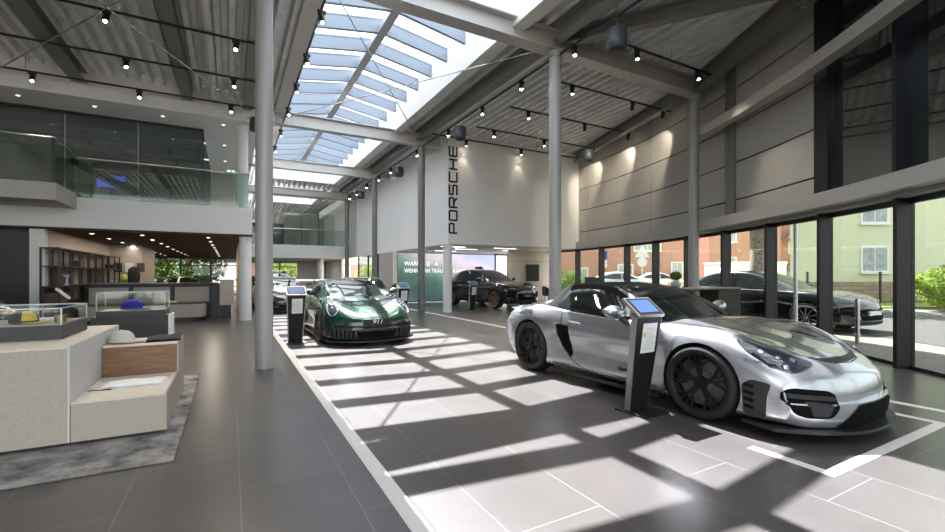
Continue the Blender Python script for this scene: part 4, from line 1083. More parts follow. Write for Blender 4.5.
b = MB(); b.box(-.335, .335, -.054, -.05, .03, .75); part('screen', b, mat('dark screen', (.012, .010, .010), .45, spec=.2), t)
# media wall
m, nt, bs = _new('media wall picture')
tc = nt.nodes.new('ShaderNodeTexCoord'); sx = nt.nodes.new('ShaderNodeSeparateXYZ'); nz = nt.nodes.new('ShaderNodeTexNoise'); nz.inputs['Scale'].default_value = 1.3; nz.inputs['Detail'].default_value = 7
nt.links.new(tc.outputs['Object'], sx.inputs[0]); nt.links.new(tc.outputs['Object'], nz.inputs['Vector'])
def mth(op, a, b_):
    n = nt.nodes.new('ShaderNodeMath'); n.operation = op
    for i, v in enumerate((a, b_)):
        if hasattr(v, 'is_linked') or hasattr(v, 'links'): nt.links.new(v, n.inputs[i])
        else: n.inputs[i].default_value = v
    return n.outputs[0]
fac1 = mth('ADD', mth('MULTIPLY', sx.outputs['X'], .086), mth('MULTIPLY', sx.outputs['Z'], .225))
fac2 = mth('ADD', fac1, mth('MULTIPLY', nz.outputs['Fac'], .26))
rp = nt.nodes.new('ShaderNodeValToRGB'); nt.links.new(fac2, rp.inputs['Fac'])
el = rp.color_ramp.elements; el[0].position = .05; el[0].color = (.20, .30, .31, 1); el[1].position = 1.0; el[1].color = (.62, .66, .95, 1)
for p, cc in ((.32, (.05, .10, .10, 1)), (.48, (.08, .17, .14, 1)), (.64, (.22, .33, .29, 1)), (.78, (.70, .62, .68, 1)), (.90, (.92, .80, .92, 1))):
    e = el.new(p); e.color = cc
nt.links.new(rp.outputs['Color'], bs.inputs['Emission Color']); bs.inputs['Emission Strength'].default_value = .30; bs.inputs['Base Color'].default_value = (.02, .02, .02, 1); bs.inputs['Roughness'].default_value = .3
mm = m
t = thing('media_wall', 'large glowing media wall showing misty green landscape and white words', 'screen', (6.9, 20.0, 0))
b = MB(); b.box(0, 5.45, 0, .15, .02, 2.44); part('screen_frame', b, M['black'], t)
b = MB(); b.box(.03, 5.42, -.012, -.002, .07, 2.40); part('screen', b, mm, t)
RX = Matrix.Rotation(PI/2, 4, 'X')
mw = mat('white lit lettering', (.9, .9, .9), .5, emit=(1, 1, 1), estr=.35)
text_mesh('WARUM D   A   ', .28, mw, t, Matrix.Translation((.35, -.016, 1.88)) @ RX, 'lettering', .001, align='LEFT')
text_mesh('WENN MAN TRÄUMEN KANN', .28, mw, t, Matrix.Translation((.35, -.016, 1.54)) @ RX, 'lettering', .001, align='LEFT', sx=.86)
b = MB(); b.tube([(4.05, -.016, 1.28), (4.25, -.016, 1.45), (4.5, -.016, 1.55), (4.62, -.016, 1.78)], [.1, .09, .13, .05], 6); b.tube([(4.2, -.016, 1.72), (4.5, -.016, 1.68), (4.85, -.016, 1.45), (4.88, -.016, 1.2)], [.04, .14, .16, .18], 6)
b.v = [(x, max(-.02, min(-.013, y)), z) for x, y, z in b.v]; part('picture_silhouette', b, mat('dark picture area', (.01, .01, .015), .5), t)

# ================================================================ downlights
def downlight(x, y, z, lab, grp, lm='dl', sc=1.):
    t = thing('ceiling_downlight', lab, 'ceiling light', (x, y, z), group=grp)
    b = MB(); b.lathe([(.045, -.012), (.06, -.012), (.06, 0), (.045, 0)], n=14, closed=True); part('ring', b, M['white'], t, smooth=40)
    b = MB(); b.lathe([(.001, -.006), (.045*sc, -.006)], n=14); part('lamp', b, M[lm], t)
    return t
root = None
g1 = 'downlights in the brown ceiling'
rows_ = [(-3.3, 'row of downlights nearest the shelf wall'), (-2.2, 'middle row of downlights over the counter'), (-.6, 'row of downlights nearest the white column')]
for ri, (x, rl) in enumerate(rows_):
    for i in range(9):
        y = 15.4+1.9*i
        lab = '%s recessed lamp from the front in the %s' % (ORD[i], rl)
        if root is None: root = downlight(x, y, 2.47, lab, g1)
        else: dup(root, (x, y, 2.47), 0, lab, g1)
g2 = 'downlights in the white gallery ceiling'
root2 = None
for i in range(5):
    for j in range(3):
        lab = '%s recessed lamp from the left, %s row, in the white gallery ceiling' % (ORD[i], ['front', 'middle', 'rear'][j])
        if root2 is None: root2 = downlight(-6.2, 15.2, 5.86, lab, g2, 'dlsmall', .8)
        else: dup(root2, (-6.2+1.5*i, 15.2+2.4*j, 5.86), 0, lab, g2)
def arealamp(x, y, z, sx_, sy_, e, col=(1, .86, .70)):
    l = bpy.data.lights.new('ceiling lamp glow', 'AREA'); l.shape = 'RECTANGLE'; l.size = sx_; l.size_y = sy_; l.energy = e*1.6; l.color = col
    o = bpy.data.objects.new('ceiling_lamp_glow', l); COL.objects.link(o); o.location = (x, y, z); return o
# the light of each row of recessed lamps
for x in (-3.3, -2.2, -.6): arealamp(x, 22, 2.45, .12, 14, 14)
arealamp(-3, 17.5, 5.83, 6, .12, 7, (1, .93, .85)); arealamp(-3, 20, 5.83, 6, .12, 7, (1, .93, .85))
arealamp(9.2, 16, 2.42, 3, .12, 7, (1, .95, .88)); arealamp(3.5, 33.5, 2.40, 4, .12, 22, (1, .95, .9))

# ================================================================ track lights
def track(p, q, lab):
    b = MB(); b.bar(p, q, .035, .04); 
    for k in range(3):
        u = .1+.4*k; x, y, z = (p[i]+(q[i]-p[i])*u for i in range(3)); b.cyl((x, y, z), (x, y, 6.43), .004, n=6)
    return solo('ceiling_light_track', b, M['black'], lab, 'light track')
def spot(p, aim, lab, grp, e=35, color=(1, .88, .70)):
    t = thing('track_spotlight', lab, 'spotlight', p, group=grp)
    d = (Vector(aim)-Vector(p)).normalized()
    b = MB(); b.box(-.07, .07, -.02, .02, -.075, -.02); part('adapter', b, M['black'], t)
    c0 = Vector((0, 0, -.15)); b = MB(); b.cyl(c0-d*.075, c0+d*.085, .052, n=18); part('lamp_head', b, M['black'], t, smooth=40)
    b = MB(); b.cyl(c0+d*.086, c0+d*.089, .030, n=16); part('lamp_lens', b, M['lampglow'], t)
    l = bpy.data.lights.new('spot', 'SPOT'); l.energy = e; l.spot_size = R_(64); l.spot_blend = .6; l.color = color; l.shadow_soft_size = .05
    l.energy = e*2.2; o = bpy.data.objects.new('spot_beam', l); COL.objects.link(o); o.parent = t; o.location = c0+d*.12; o.rotation_euler = d.to_track_quat('-Z', 'Y').to_euler()
    return t
TZ = 6.12
tr = [(6.47, 6.95, 10.3, 'nearest light track under the right ceiling', [7.52, 9.55]), (8.5, 6.95, 11.3, 'second light track under the right ceiling', [7.53, 9.69, 10.94]), (10.45, 6.95, 11.8, 'third light track under the right ceiling', [7.6, 9.77, 11.7]), (12.38, 6.95, 12.3, 'fourth light track under the right ceiling', [7.6, 9.68, 12.0])]
for i, (y, x0, x1, lab, xs) in enumerate(tr):
    track((x0, y, TZ), (x1, y, TZ), lab)
    for j, x in enumerate(xs):
        if j == len(xs)-1 or (i < 3 and x > 9.6): aim = (fac(8-i*1.2 if False else 0)[0]+20, y+4, 3.5) if False else (x+2.2, y+2.4, 4.2)
        else: aim = (x-.6, y-1.2, 0)
        if y < 7 and x > 9: aim = (x-1.2, y-2.5, 0)
        spot((x, y, TZ), aim, '%s black spotlight from the left on the %s right-hand track' % (ORD[j], ['nearest', 'second', 'third', 'fourth'][i]), 'spotlights on the right tracks', 20 if aim[2] > 1 else 40)
track((5.9, 13.95, 6.2), (12.6, 13.95, 6.2), 'light track along the top of the white box')
for j, x in enumerate((7.4, 9.8)): spot((x, 13.95, 6.2), (x, 14.4, 3), '%s black spotlight above the white box front' % ORD[j], 'spotlights above the box', 2.5)
track((5.9, 2, 5.86), (5.9, 26, 5.86), 'long light track running along the row of right columns')
for j, y in enumerate((6.6, 8.4, 10.2, 12.3, 14.9, 17.9, 19.6, 21.6, 23.6, 25.2)):
    spot((5.9, y, 5.86), (4.9, y-2.2, 0), '%s black spotlight on the long track along the right columns' % ORD[j], 'spotlights on the column track', 35)
track((1.37, 4, 5.92), (1.37, 26, 5.92), 'long light track along the left edge of the roof light')
for j, y in enumerate((7.9, 9.6, 11.2, 12.9, 15, 17, 19.2, 21.5)):
    spot((1.37, y, 5.92), (2.2, y-1.5, 0), '%s black spotlight along the left edge of the roof light' % ORD[j], 'spotlights on the roof light track', 30)
for i, (y, lab, xs) in enumerate([(10.1, 'nearest', [-1.97, .09]), (12.08, 'middle', [-4.3, -2.01, .06]), (14.0, 'rear', [-4.08, -2.06, 0.0])]):
    track((-9, y, 6.1), (.6, y, 6.1), '%s light track under the left ceiling' % lab)
    for j, x in enumerate(xs):
        spot((x, y, 6.1), (x+.5, y-3.0, 0) if i else (x-.4, y-3.5, 0), '%s black spotlight from the left on the %s left-hand track' % (ORD[j], lab), 'spotlights on the left tracks', 45)
# hanging loudspeakers
spk = None
for j, (x, y, lab) in enumerate([(5.99, 5.6, 'large grey-blue hanging loudspeaker nearest the camera'), (5.9, 11.5, 'hanging loudspeaker beside the top of the lettering'), (5.95, 17.0, 'hanging loudspeaker between second and third columns'), (5.93, 22.85, 'hanging loudspeaker close to the far gallery'), (10.95, 11.5, 'dark hanging loudspeaker in front of the grey wall'), (.62, 13.6, 'loudspeaker hanging at the left edge of the roof light')]):
    if spk is None:
        spk = thing('hanging_loudspeaker', lab, 'loudspeaker', (x, y, 5.32), group='hanging loudspeakers')
        b = MB(); b.lathe([(.0, -.0), (.14, 0), (.165, .02), (.18, .12), (.175, .34), (.15, .37), (.0, .375)], n=28); part('speaker_body', b, M['spk'], spk, smooth=45)
        b = MB(); b.lathe([(.0, -.012), (.12, -.012), (.14, 0), (0, .005)], n=24); part('speaker_grille', b, M['black'], spk, smooth=45)
        b = MB(); b.cyl((0, 0, .37), (0, 0, 1.08), .006, n=6); b.cyl((0, 0, .36), (0, 0, .42), .03, n=10); part('suspension', b, M['chrome'], spk)
    else: dup(spk, (x, y, 5.32), 0, lab)
# ================================================================ info stands
M['stand'] = mat('black stand panel', (.012, .012, .013), .5, spec=.3)
M['paper'] = mat('white paper sheet', (.80, .80, .80), .6)
M['tablet'] = mat('lit tablet screen', (.05, .09, .2), .15, emit=(.16, .28, .62), estr=.065)
M['alu'] = mat('aluminium edge', (.50, .49, .47), .35, metal=.8)
def stand(loc, rz, lab, grp='info stands beside the cars'):
    t = thing('info_stand', lab, 'info stand', loc, rz, grp)
    b = MB(); b.box(-.175, .175, -.18, .18, 0, .018); part('base_plate', b, M['stand'], t, bevel=.003)
    ZT = .93
    def fy(z): return .03-.13*(z-.018)/(ZT-.018)          # the slab leans forward
    def hw(z): return .12+.05*(z-.018)/(ZT-.018)
    D_ = .07
    b = MB(); b.hull8([(-hw(.018), fy(.018), .018), (hw(.018), fy(.018), .018), (hw(.018), fy(.018)+D_, .018), (-hw(.018), fy(.018)+D_, .018), (-hw(ZT), fy(ZT), ZT), (hw(ZT), fy(ZT), ZT), (hw(ZT), fy(ZT)+D_, ZT+.05), (-hw(ZT), fy(ZT)+D_, ZT+.05)])
    part('column_body', b, M['stand'], t)
    for s in (-1, 1):
        b = MB(); w0, w1, k = hw(.018)+.0005, hw(ZT)+.0005, .012
        b.hull8([(s*w0, fy(.018)+.006, .018), (s*(w0+k), fy(.018)+.006, .018), (s*(w0+k), fy(.018)+D_-.004, .018), (s*w0, fy(.018)+D_-.004, .018), (s*w1, fy(ZT)+.006, ZT), (s*(w1+k), fy(ZT)+.006, ZT), (s*(w1+k), fy(ZT)+D_-.004, ZT+.045), (s*w1, fy(ZT)+D_-.004, ZT+.045)])
        part('side_trim', b, M['alu'], t)
    # head sloping up and back
    def hp(x, v, n): return (x, fy(ZT)-.012+.20*v-.62*n, ZT+.002+.16*v+.78*n)
    def slab(w, v0, v1, n0, n1): return MB().hull8([hp(-w, v0, n0), hp(w, v0, n0), hp(w, v1, n0), hp(-w, v1, n0), hp(-w, v0, n1), hp(w, v0, n1), hp(w, v1, n1), hp(-w, v1, n1)])
    hd = part('head_frame', slab(.185, 0, 1, 0, .03), M['alu'], t, bevel=.004)
    part('tablet_bezel', slab(.168, .07, .93, .03, .033), M['black'], hd)
    part('tablet_screen', slab(.135, .16, .84, .0331, .035), M['tablet'], hd)
    def fp(x, z, n): return (x, fy(z)-.002-n, z)
    def sheet(x0, x1, z0, z1, n0, n1): return MB().hull8([fp(x0, z0, n0), fp(x1, z0, n0), fp(x1, z1, n0), fp(x0, z1, n0), fp(x0, z0, n1), fp(x1, z0, n1), fp(x1, z1, n1), fp(x0, z1, n1)])
    sh = part('paper_sheet', sheet(-.085, .115, .585, .875, 0, .003), M['paper'], t)
    b = MB()
    for i in range(11):
        q = sheet(-.03 if i > 2 else -.06, .095-.02*(i % 3), .62+.02*i, .624+.02*i, .003, .0045); b.add(q.v, q.f)
    part('print_lines', b, mat('grey print', (.45, .45, .47), .6), sh)
    part('energy_mark', sheet(-.07, -.04, .74, .79, .003, .0045), mat('yellow mark', (.7, .5, .05), .6), sh)
    return t
s1 = stand((3.535, 2.99, 0), R_(1), 'black info stand with blue tablet in front of the silver convertible')
dup(s1, (1.12, 9.28, 0), R_(3), 'black info stand left of the dark green coupe')
dup(s1, (8.1, 14.75, 0), R_(8), 'black info stand in front of the black crossover')
dup(s1, (4.45, 12.4, 0), R_(5), 'black info stand behind the right wing of the green coupe')

# ================================================================ merchandise island at left
M['stone'] = mat('beige grained laminate', (.42, .365, .30), .55, noise=.10, nscale=90)
M['stonetop'] = mat('pale beige laminate top', (.68, .60, .50), .5, noise=.06, nscale=80)
M['stoneside'] = mat('light grey laminate', (.56, .55, .54), .5)
M['walnut'] = woodmat('walnut veneer', (.16, .075, .035), (.27, .14, .07), (1.2, 1, 16))
m, nt, bs = _new('grey shaggy carpet'); tc = nt.nodes.new('ShaderNodeTexCoord'); n1 = nt.nodes.new('ShaderNodeTexNoise'); n1.inputs['Scale'].default_value = 4.5; n1.inputs['Detail'].default_value = 10; n1.inputs['Roughness'].default_value = .68; n1.inputs['Distortion'].default_value = .25
rp = nt.nodes.new('ShaderNodeValToRGB'); rp.color_ramp.elements[0].position = .36; rp.color_ramp.elements[0].color = (.075, .075, .08, 1); rp.color_ramp.elements[1].position = .62; rp.color_ramp.elements[1].color = (.40, .37, .345, 1)
n2 = nt.nodes.new('ShaderNodeTexNoise'); n2.inputs['Scale'].default_value = 140; bp = nt.nodes.new('ShaderNodeBump'); bp.inputs['Strength'].default_value = .6; bp.inputs['Distance'].default_value = .02
nt.links.new(tc.outputs['Object'], n1.inputs['Vector']); nt.links.new(n1.outputs['Fac'], rp.inputs['Fac']); nt.links.new(rp.outputs['Color'], bs.inputs['Base Color'])
nt.links.new(tc.outputs['Object'], n2.inputs['Vector']); nt.links.new(n2.outputs['Fac'], bp.inputs['Height']); nt.links.new(bp.outputs['Normal'], bs.inputs['Normal']); bs.inputs['Roughness'].default_value = .95
M['rug'] = m
b = MB(); b.box(-3.6, -.36, 3.81, 6.94, 0, .022); solo('rug', b, M['rug'], 'mottled grey and beige shaggy rug under the display blocks', 'rug', bevel=.006)
def block(name, x0, x1, y0, y1, z0, z1, front, top, side, lab, plinth=.06):
    t = thing(name, lab, 'display block', ((x0+x1)/2, (y0+y1)/2, z0)); hx, hy = (x1-x0)/2, (y1-y0)/2
    b = MB(); b.box(-hx+.04, hx-.04, -hy+.04, hy-.04, 0, plinth); part('plinth', b, M['black'], t)
    h = z1-z0
    b = MB(); b.box(-hx, hx, -hy, hy, plinth, h-.018); part('carcass', b, front, t)
    b = MB(); b.box(-hx, hx, -hy, hy, h-.016, h); part('top_panel', b, top, t)
    b = MB(); b.box(hx+.0005, hx+.014, -hy, hy, plinth, h); part('side_panel', b, side, t)
    return t
block('display_block', -3.2, -1.10, 4.45, 6.15, .022, .79, M['stone'], M['stonetop'], M['stoneside'], 'tall beige display block carrying the left glass showcase', .03)
block('display_block', -1.08, -.485, 4.45, 5.38, .022, .357, M['stone'], M['stonetop'], M['stone'], 'low beige display block with folded white shirt', .03)
block('display_block', -1.08, -.485, 5.40, 5.95, .022, .655, M['walnut'], M['stonetop'], M['stone'], 'brown wood-fronted display block with two pieces of clothing', .03)
block('display_block', -1.62, -.775, 7.5, 8.1, 0, .775, M['dark'], M['dark'], M['white'], 'dark grey display block behind carrying the second showcase', .0101)
M['caseglass'] = glass('clear showcase pane', (.965, .985, .98), .035)
def showcase(loc, sx_, sy_, hb, hg, lab):
    t = thing('glass_showcase', lab, 'showcase', loc)
    b = MB(); b.box(-sx_/2, sx_/2, -sy_/2, sy_/2, 0, hb); part('tray', b, M['dark'], t, bevel=.002)
    b = MB(); b.box(-sx_/2+.03, sx_/2-.03, -sy_/2+.03, sy_/2-.03, hb, hb+.004); part('tray_lining', b, M['beige'], t)
    g = .008
    for x0, x1, y0, y1 in ((-sx_/2, sx_/2, -sy_/2, -sy_/2+g), (-sx_/2, sx_/2, sy_/2-g, sy_/2), (-sx_/2, -sx_/2+g, -sy_/2+g, sy_/2-g), (sx_/2-g, sx_/2, -sy_/2+g, sy_/2-g)):
        b = MB(); b.box(x0, x1, y0, y1, hb+.001, hb+hg); part('pane', b, M['caseglass'], t)
    b = MB(); b.box(-sx_/2, sx_/2, -sy_/2, sy_/2, hb+hg+.0005, hb+hg+g); part('top_pane', b, M['caseglass'], t)
    b = MB()
    for sx2 in (-1, 1):
        for sy2 in (-1, 1): b.box(*sorted((sx2*sx_/2, sx2*(sx_/2-g*1.2))), *sorted((sy2*sy_/2, sy2*(sy_/2-g*1.2))), hb+.001, hb+hg)
    z = hb+hg
    for s in (-1, 1):
        b.box(-sx_/2, sx_/2, *sorted((s*sy_/2, s*(sy_/2-.006))), z, z+.009); b.box(*sorted((s*sx_/2, s*(sx_/2-.006))), -sy_/2, sy_/2, z, z+.009)
    part('glass_edges', b, mat('glass edge', (.50, .66, .66), .15, spec=.8), t)
    return t
showcase((-2.1, 5.38, .791), 1.66, .76, .12, .14, 'low glass showcase with a dark cap on the beige block')
showcase((-1.19, 7.76, .776), .76, .50, .075, .245, 'glass showcase with a blue cap on the dark block')
def cap(loc, rz, m, lab, m2=None, txt=None, sc=1.):
    t = thing('baseball_cap', lab, 'cap', loc, rz)
    b = MB(); rows = []
    for i in range(9):
        a = PI/2*i/8; r = math.cos(a)**.75 if i < 8 else .03
        rows.append([(sc*.098*r*math.cos(q), sc*.115*r*math.sin(q), sc*(.01+.115*math.sin(a)**.9)) for q in [2*PI*j/24 for j in range(24)]])
    b.grid(rows, 0, True); b.f.append(tuple(range(24))[::-1]); b.mi.append(0); part('crown', b, m, t, smooth=60)
    b = MB(); lo = []; hi = []
    for j in range(13):
        q = -PI*.42+PI*.84*j/12; i_ = (sc*.095*math.sin(q), -sc*(.105*math.cos(q))); o_ = (sc*.1*math.sin(q), -sc*(.115*math.cos(q)+.085*math.cos(q)**.6)); dz = -.022*abs(math.sin(q))
        lo.append([(i_[0], i_[1], sc*.014), (o_[0], o_[1], sc*(.014+dz*.3))]); hi.append([(i_[0], i_[1], sc*.02), (o_[0], o_[1], sc*(.02+dz*.3))])
    rows = [[l[0], l[1], h[1], h[0]] for l, h in zip(lo, hi)]; b.grid(rows, 0, True); b.f += [(3, 2, 1, 0), (48, 49, 50, 51)]; b.mi += [0, 0]
    part('brim', b, m2 or m, t, smooth=40)
    b = MB(); b.ball((0, 0, sc*.127), sc*.008, 8, 6); part('top_button', b, m, t, smooth=60)
    if m2:
        b = MB(); rows = []
        for i in range(7):
            a = PI/2*(.1+.75*i/6); r = math.cos(a)**.75
            rows.append([(sc*.1*r*math.cos(q), sc*.117*r*math.sin(q), sc*(.012+.116*math.sin(a)**.9)) for q in [-PI*.9+PI*.4*j/6 for j in range(7)]])
        b.grid(rows); part('front_panel', b, m2, t, smooth=60)
    if txt:
        text_mesh(txt, .03*sc, M['paper'], t, Matrix.Translation((0, -sc*.118, sc*.05)) @ RX, 'lettering', .004)
    return t
M['capwhite'] = mat('off-white cotton', (.56, .51, .47), .9); M['capblue'] = mat('bright blue cotton', (.022, .022, .30), .85); M['capblack'] = mat('black cotton', (.015, .015, .018), .85); M['yellow'] = mat('yellow cotton', (.55, .42, .05), .85)
cap((-.966, 5.585, .658), R_(80), M['capwhite'], 'off-white baseball cap lying on the wood-fronted block', None, None, 1.0)
cap((-1.22, 7.72, .8555), R_(70), M['capblue'], 'bright blue baseball cap inside the rear showcase', None, None, 1.15)
cap((-1.58, 5.24, .9155), R_(75), M['capblack'], 'black cap with a yellow front inside the left showcase', M['yellow'], None, .88)
b = MB(); b.cyl((0, 0, 0), (0, 0, .06), .042, n=24); b.cyl((0, 0, .06), (0, 0, .066), .044, n=24); solo('gift_tin', b, mat('amber tin', (.35, .22, .05), .35, metal=.5), 'small amber tin in the left showcase beside the dark cap', 'tin', smooth=40, loc=(-1.345, 5.26, .9155))
b = MB(); b.box(-.11, .11, -.08, .08, 0, .02); solo('gift_box', b, M['paper'], 'flat white box in the left showcase at the glass edge', 'box', loc=(-1.52, 5.58, .9155), rz=.2, bevel=.003)
b = MB(); b.box(-.15, .15, -.09, .09, 0, .018); solo('leather_wallet', b, M['beige'], 'flat pale leather wallet in the rear showcase', 'wallet', loc=(-1.0, 7.90, .8555), bevel=.004)
def folded(loc, rz, w, d, h, m, lab, name='folded_shirt'):
    t = thing(name, lab, 'shirt', loc, rz)
    for i in range(2):
        b = MB(); rows = []; k = 1-.04*i
        for a in range(11):
            r = []
            for c_ in range(9):
                u, v = a/10*2-1, c_/8*2-1; e = max(0, 1-max(abs(u), abs(v))**8)
                r.append((u*w/2*k, v*d/2*k, h/2*i+h/2*(.25+.7*e)+.004*math.sin(7*u+3*v+i)))
            rows.append(r)
        b.grid(rows); n = 99; bb_ = [(x, y, h/2*i+.001) for x, y, z in b.v]
        b2 = MB(); b2.add(b.v+bb_, b.f+[tuple(x+n for x in f[::-1]) for f in b.f])
        ring = [c_ for c_ in range(9)]+[9*a+8 for a in range(1, 11)]+[90+c_ for c_ in range(7, -1, -1)]+[9*a for a in range(9, 0, -1)]
        for p, q in zip(ring, ring[1:]+ring[:1]): b2.f.append((p, q, q+n, p+n)); b2.mi.append(0)
        b2.mi = [0]*len(b2.f); part('fold', b2, m, t, smooth=50)
    return t
folded((-.625, 5.71, .655), .06, .30, .44, .035, M['capblack'], 'folded black shirt on the wood-fronted block')
folded((-.75, 4.95, .357), R_(-4), .44, .30, .03, M['paper'], 'folded white shirt on the low beige block')
b = MB()
b.tube([(-.06, 0, .004), (-.03, .02, .006), (.0, .0, .005), (.04, -.02, .006), (.07, 0, .004)], .004, 6); b.box(.06, .10, -.012, .012, 0, .006)
solo('key_lanyard', b, M['black'], 'black lanyard beside the folded white shirt', 'lanyard', loc=(-1.0, 4.80, .358))

# ================================================================ shelves
M['shelfwood'] = woodmat('dark walnut shelf', (.06, .03, .017), (.10, .05, .028), (1, 1, 10))
def shelf(y0, lab, first):
    t = thing('shelving_unit', lab, 'shelf', (-3.78, y0, 0)); Wd = 3.2
    for i in range(5):
        for xx in (-.17, .17):
            b = MB(); b.box(xx-.018, xx+.018, Wd*i/4-.02, Wd*i/4+.02, 0, 2.0); part('upright', b, M['black'], t)
    for k, z in enumerate((.12, .62, 1.06, 1.55, 1.99)):
        b = MB(); b.box(-.18, .18, -.015, Wd+.015, z-.014, z+.014); part('shelf_board', b, M['black'], t)
    for (i, z0, z1) in ((0, .63, 1.05), (1, .63, 1.05), (1, 1.07, 1.54), (2, 1.07, 1.54), (2, .13, .6), (3, .13, .6), (2, .63, 1.05)):
        b = MB(); b.box(-.16, -.13, Wd*i/4+.021, Wd*(i+1)/4-.021, z0, z1); part('back_panel', b, M['shelfwood'], t)
    for (i, z0, z1) in ((0, .14, .6), (1, .14, .6), (0, .635, .9)):
        b = MB(); b.box(-.12, .17, Wd*i/4+.03, Wd*(i+1)/4-.03, z0, z1); part('drawer_box', b, M['shelfwood'], t)
    return t
shelf(14.05, 'nearer black-framed shelving unit on the beige wall', 1); shelf(17.33, 'farther black-framed shelving unit on the beige wall', 0)
def small(name, x, y, z, dx, dy, dz, m, lab, cat):
    b = MB(); b.box(-dx/2, dx/2, -dy/2, dy/2, 0, dz); b.box(-dx/2-.004, dx/2+.004, -dy/2-.004, dy/2+.004, dz*.72, dz*1.0); solo(name, b, m, lab, cat, loc=(x, y, z), bevel=.004)
small('storage_box', -3.75, 16.0, 1.567, .22, .5, .16, M['black'], 'black box high on the nearer shelving unit', 'box')
small('storage_box', -3.75, 19.9, 1.567, .22, .5, .14, M['black'], 'black box high on the farther shelving unit', 'box')
small('gift_box', -3.72, 20.2, 1.077, .16, .16, .05, M['paper'], 'white box in the middle of the farther shelving unit', 'box')
t = thing('desk_lamp', 'white slanted reading lamp before the nearer shelving unit', 'lamp', (-3.0, 12.2, 0))
b = MB(); b.cyl((0, 0, 0), (0, 0, .02), .14, n=20); part('lamp_base', b, M['dark'], t)
b = MB(); b.cyl((0, 0, .02), (0, 0, .83), .018, n=10); part('lamp_pole', b, M['dark'], t)
b = MB(); b.bar((.03, 0, .84), (-.2, .03, 1.06), .045, .045); part('lamp_arm', b, M['white'], t)
t = thing('rimmed_vase', 'white vase with spreading rim on the nearer shelving unit', 'vase', (-3.74, 15.1, 1.077))
b = MB(); b.lathe([(.05, 0), (.05, .02), (.02, .04), (.025, .2), (.12, .28), (.1, .28), (.01, .2)], n=18); part('vase_body', b, M['paper'], t, smooth=50)
# niche clothes
t = thing('clothes_display', 'display of dark clothes and bright yellow helmet against grey wall', 'display', (-3.38, 20.75, 0))
b = MB(); b.box(-.55, .28, -.15, .3, 0, .95); part('display_plinth', b, M['dark'], t)
b = MB(); b.ball((-.12, -.02, 1.22), (.15, .17, .16), 14, 10); part('helmet', b, mat('lime yellow shell', (.50, .60, .10), .3, coat=.5), t, smooth=60, label='lime yellow helmet')
b = MB(); b.tube([(.16, 0, .95), (.16, 0, 1.25), (.16, 0, 1.55), (.16, 0, 1.66)], [.15, .2, .17, .06], 12); part('torso_bust', b, M['capblack'], t, smooth=60)
for i in range(3):
    b = MB(); b.box(-.5+.35*i, -.25+.35*i, .30, .335, 1.45, 1.8); part('picture_panel', b, [M['dark'], M['paper'], M['shelfwood']][i], t)
# ================================================================ reception counter
t = thing('reception_counter', 'long dark and beige reception counter before the rear windows', 'counter', (-1.9, 15.4, 0))
b = MB(); b.box(-1.6, 1.35, .55, 1.2, 0, 1.04); part('bar_front', b, M['dark'], t)
for i in range(3):
    b = MB(); b.box(-1.58+1.0*i, -.70+1.0*i, .53, .555, .5, .98); part('front_panel', b, M['beige'], t)
b = MB(); b.box(-1.62, 1.55, .45, 1.3, 1.045, 1.10); part('counter_top', b, M['dark'], t, bevel=.008)
pl = [(-1.6, -.35), (.9, -.35)]+[(.9+.35*math.sin(a), -.0-.35*math.cos(a)) for a in [PI/2*i/8 for i in range(1, 9)]]+[(1.25, .5), (-1.6, .5)]
b = MB(); b.prism(pl, .12, .50); part('bench_front', b, M['beige'], t, smooth=30)
b = MB(); b.prism([(x*.985, y*.96) for x, y in pl], 0, .12); part('plinth', b, M['black'], t)
b = MB(); b.prism(pl, .502, .53); part('bench_top', b, M['dark'], t)
b = MB(); b.box(1.36, 1.58, .3, .9, 0, 1.04); part('end_block', b, M['black'], t)
b = MB(); b.box(1.60, 1.98, .1, .5, .42, 1.2); part('side_panel', b, mat('pale beige panel', (.55, .47, .40), .6), t)
b = MB(); b.box(1.60, 1.9, .15, .45, 0, .42); part('side_plinth', b, M['black'], t)
small('brass_tray', -1.55, 15.75, .533, .3, .16, .04, mat('brass', (.6, .42, .16), .3, metal=.9), 'small brass tray on the low shelf of the counter', 'tray')
t = thing('counter_plant', 'low green plant in a box at the right end of the counter', 'plant', (-.72, 16.3, 1.102))
b = MB(); b.box(-.2, .2, -.08, .08, 0, .08); part('planter', b, M['black'], t)
M['leaf'] = mat('green leaves', (.10, .20, .03), .6, noise=.4, nscale=3); M['leaf2'] = mat('yellow-green leaves', (.27, .36, .06), .6, noise=.35, nscale=2); M['leafd'] = mat('dark green leaves', (.05, .12, .025), .6, noise=.4, nscale=2)
for _k in ('leaf', 'leaf2', 'leafd'):                     # thin leaves let some light through
    _nt = M[_k].node_tree; _p = _nt.nodes['Principled BSDF']; _o = _nt.nodes['Material Output']
    _t = _nt.nodes.new('ShaderNodeBsdfTranslucent'); _m = _nt.nodes.new('ShaderNodeMixShader'); _m.inputs[0].default_value = .5
    _src = _p.inputs['Base Color'].links[0].from_socket
    _nt.links.new(_src, _t.inputs['Color']); _nt.links.new(_p.outputs[0], _m.inputs[1]); _nt.links.new(_t.outputs[0], _m.inputs[2]); _nt.links.new(_m.outputs[0], _o.inputs['Surface'])
M['bark'] = mat('bark', (.22, .18, .13), .9, noise=.5, nscale=8)
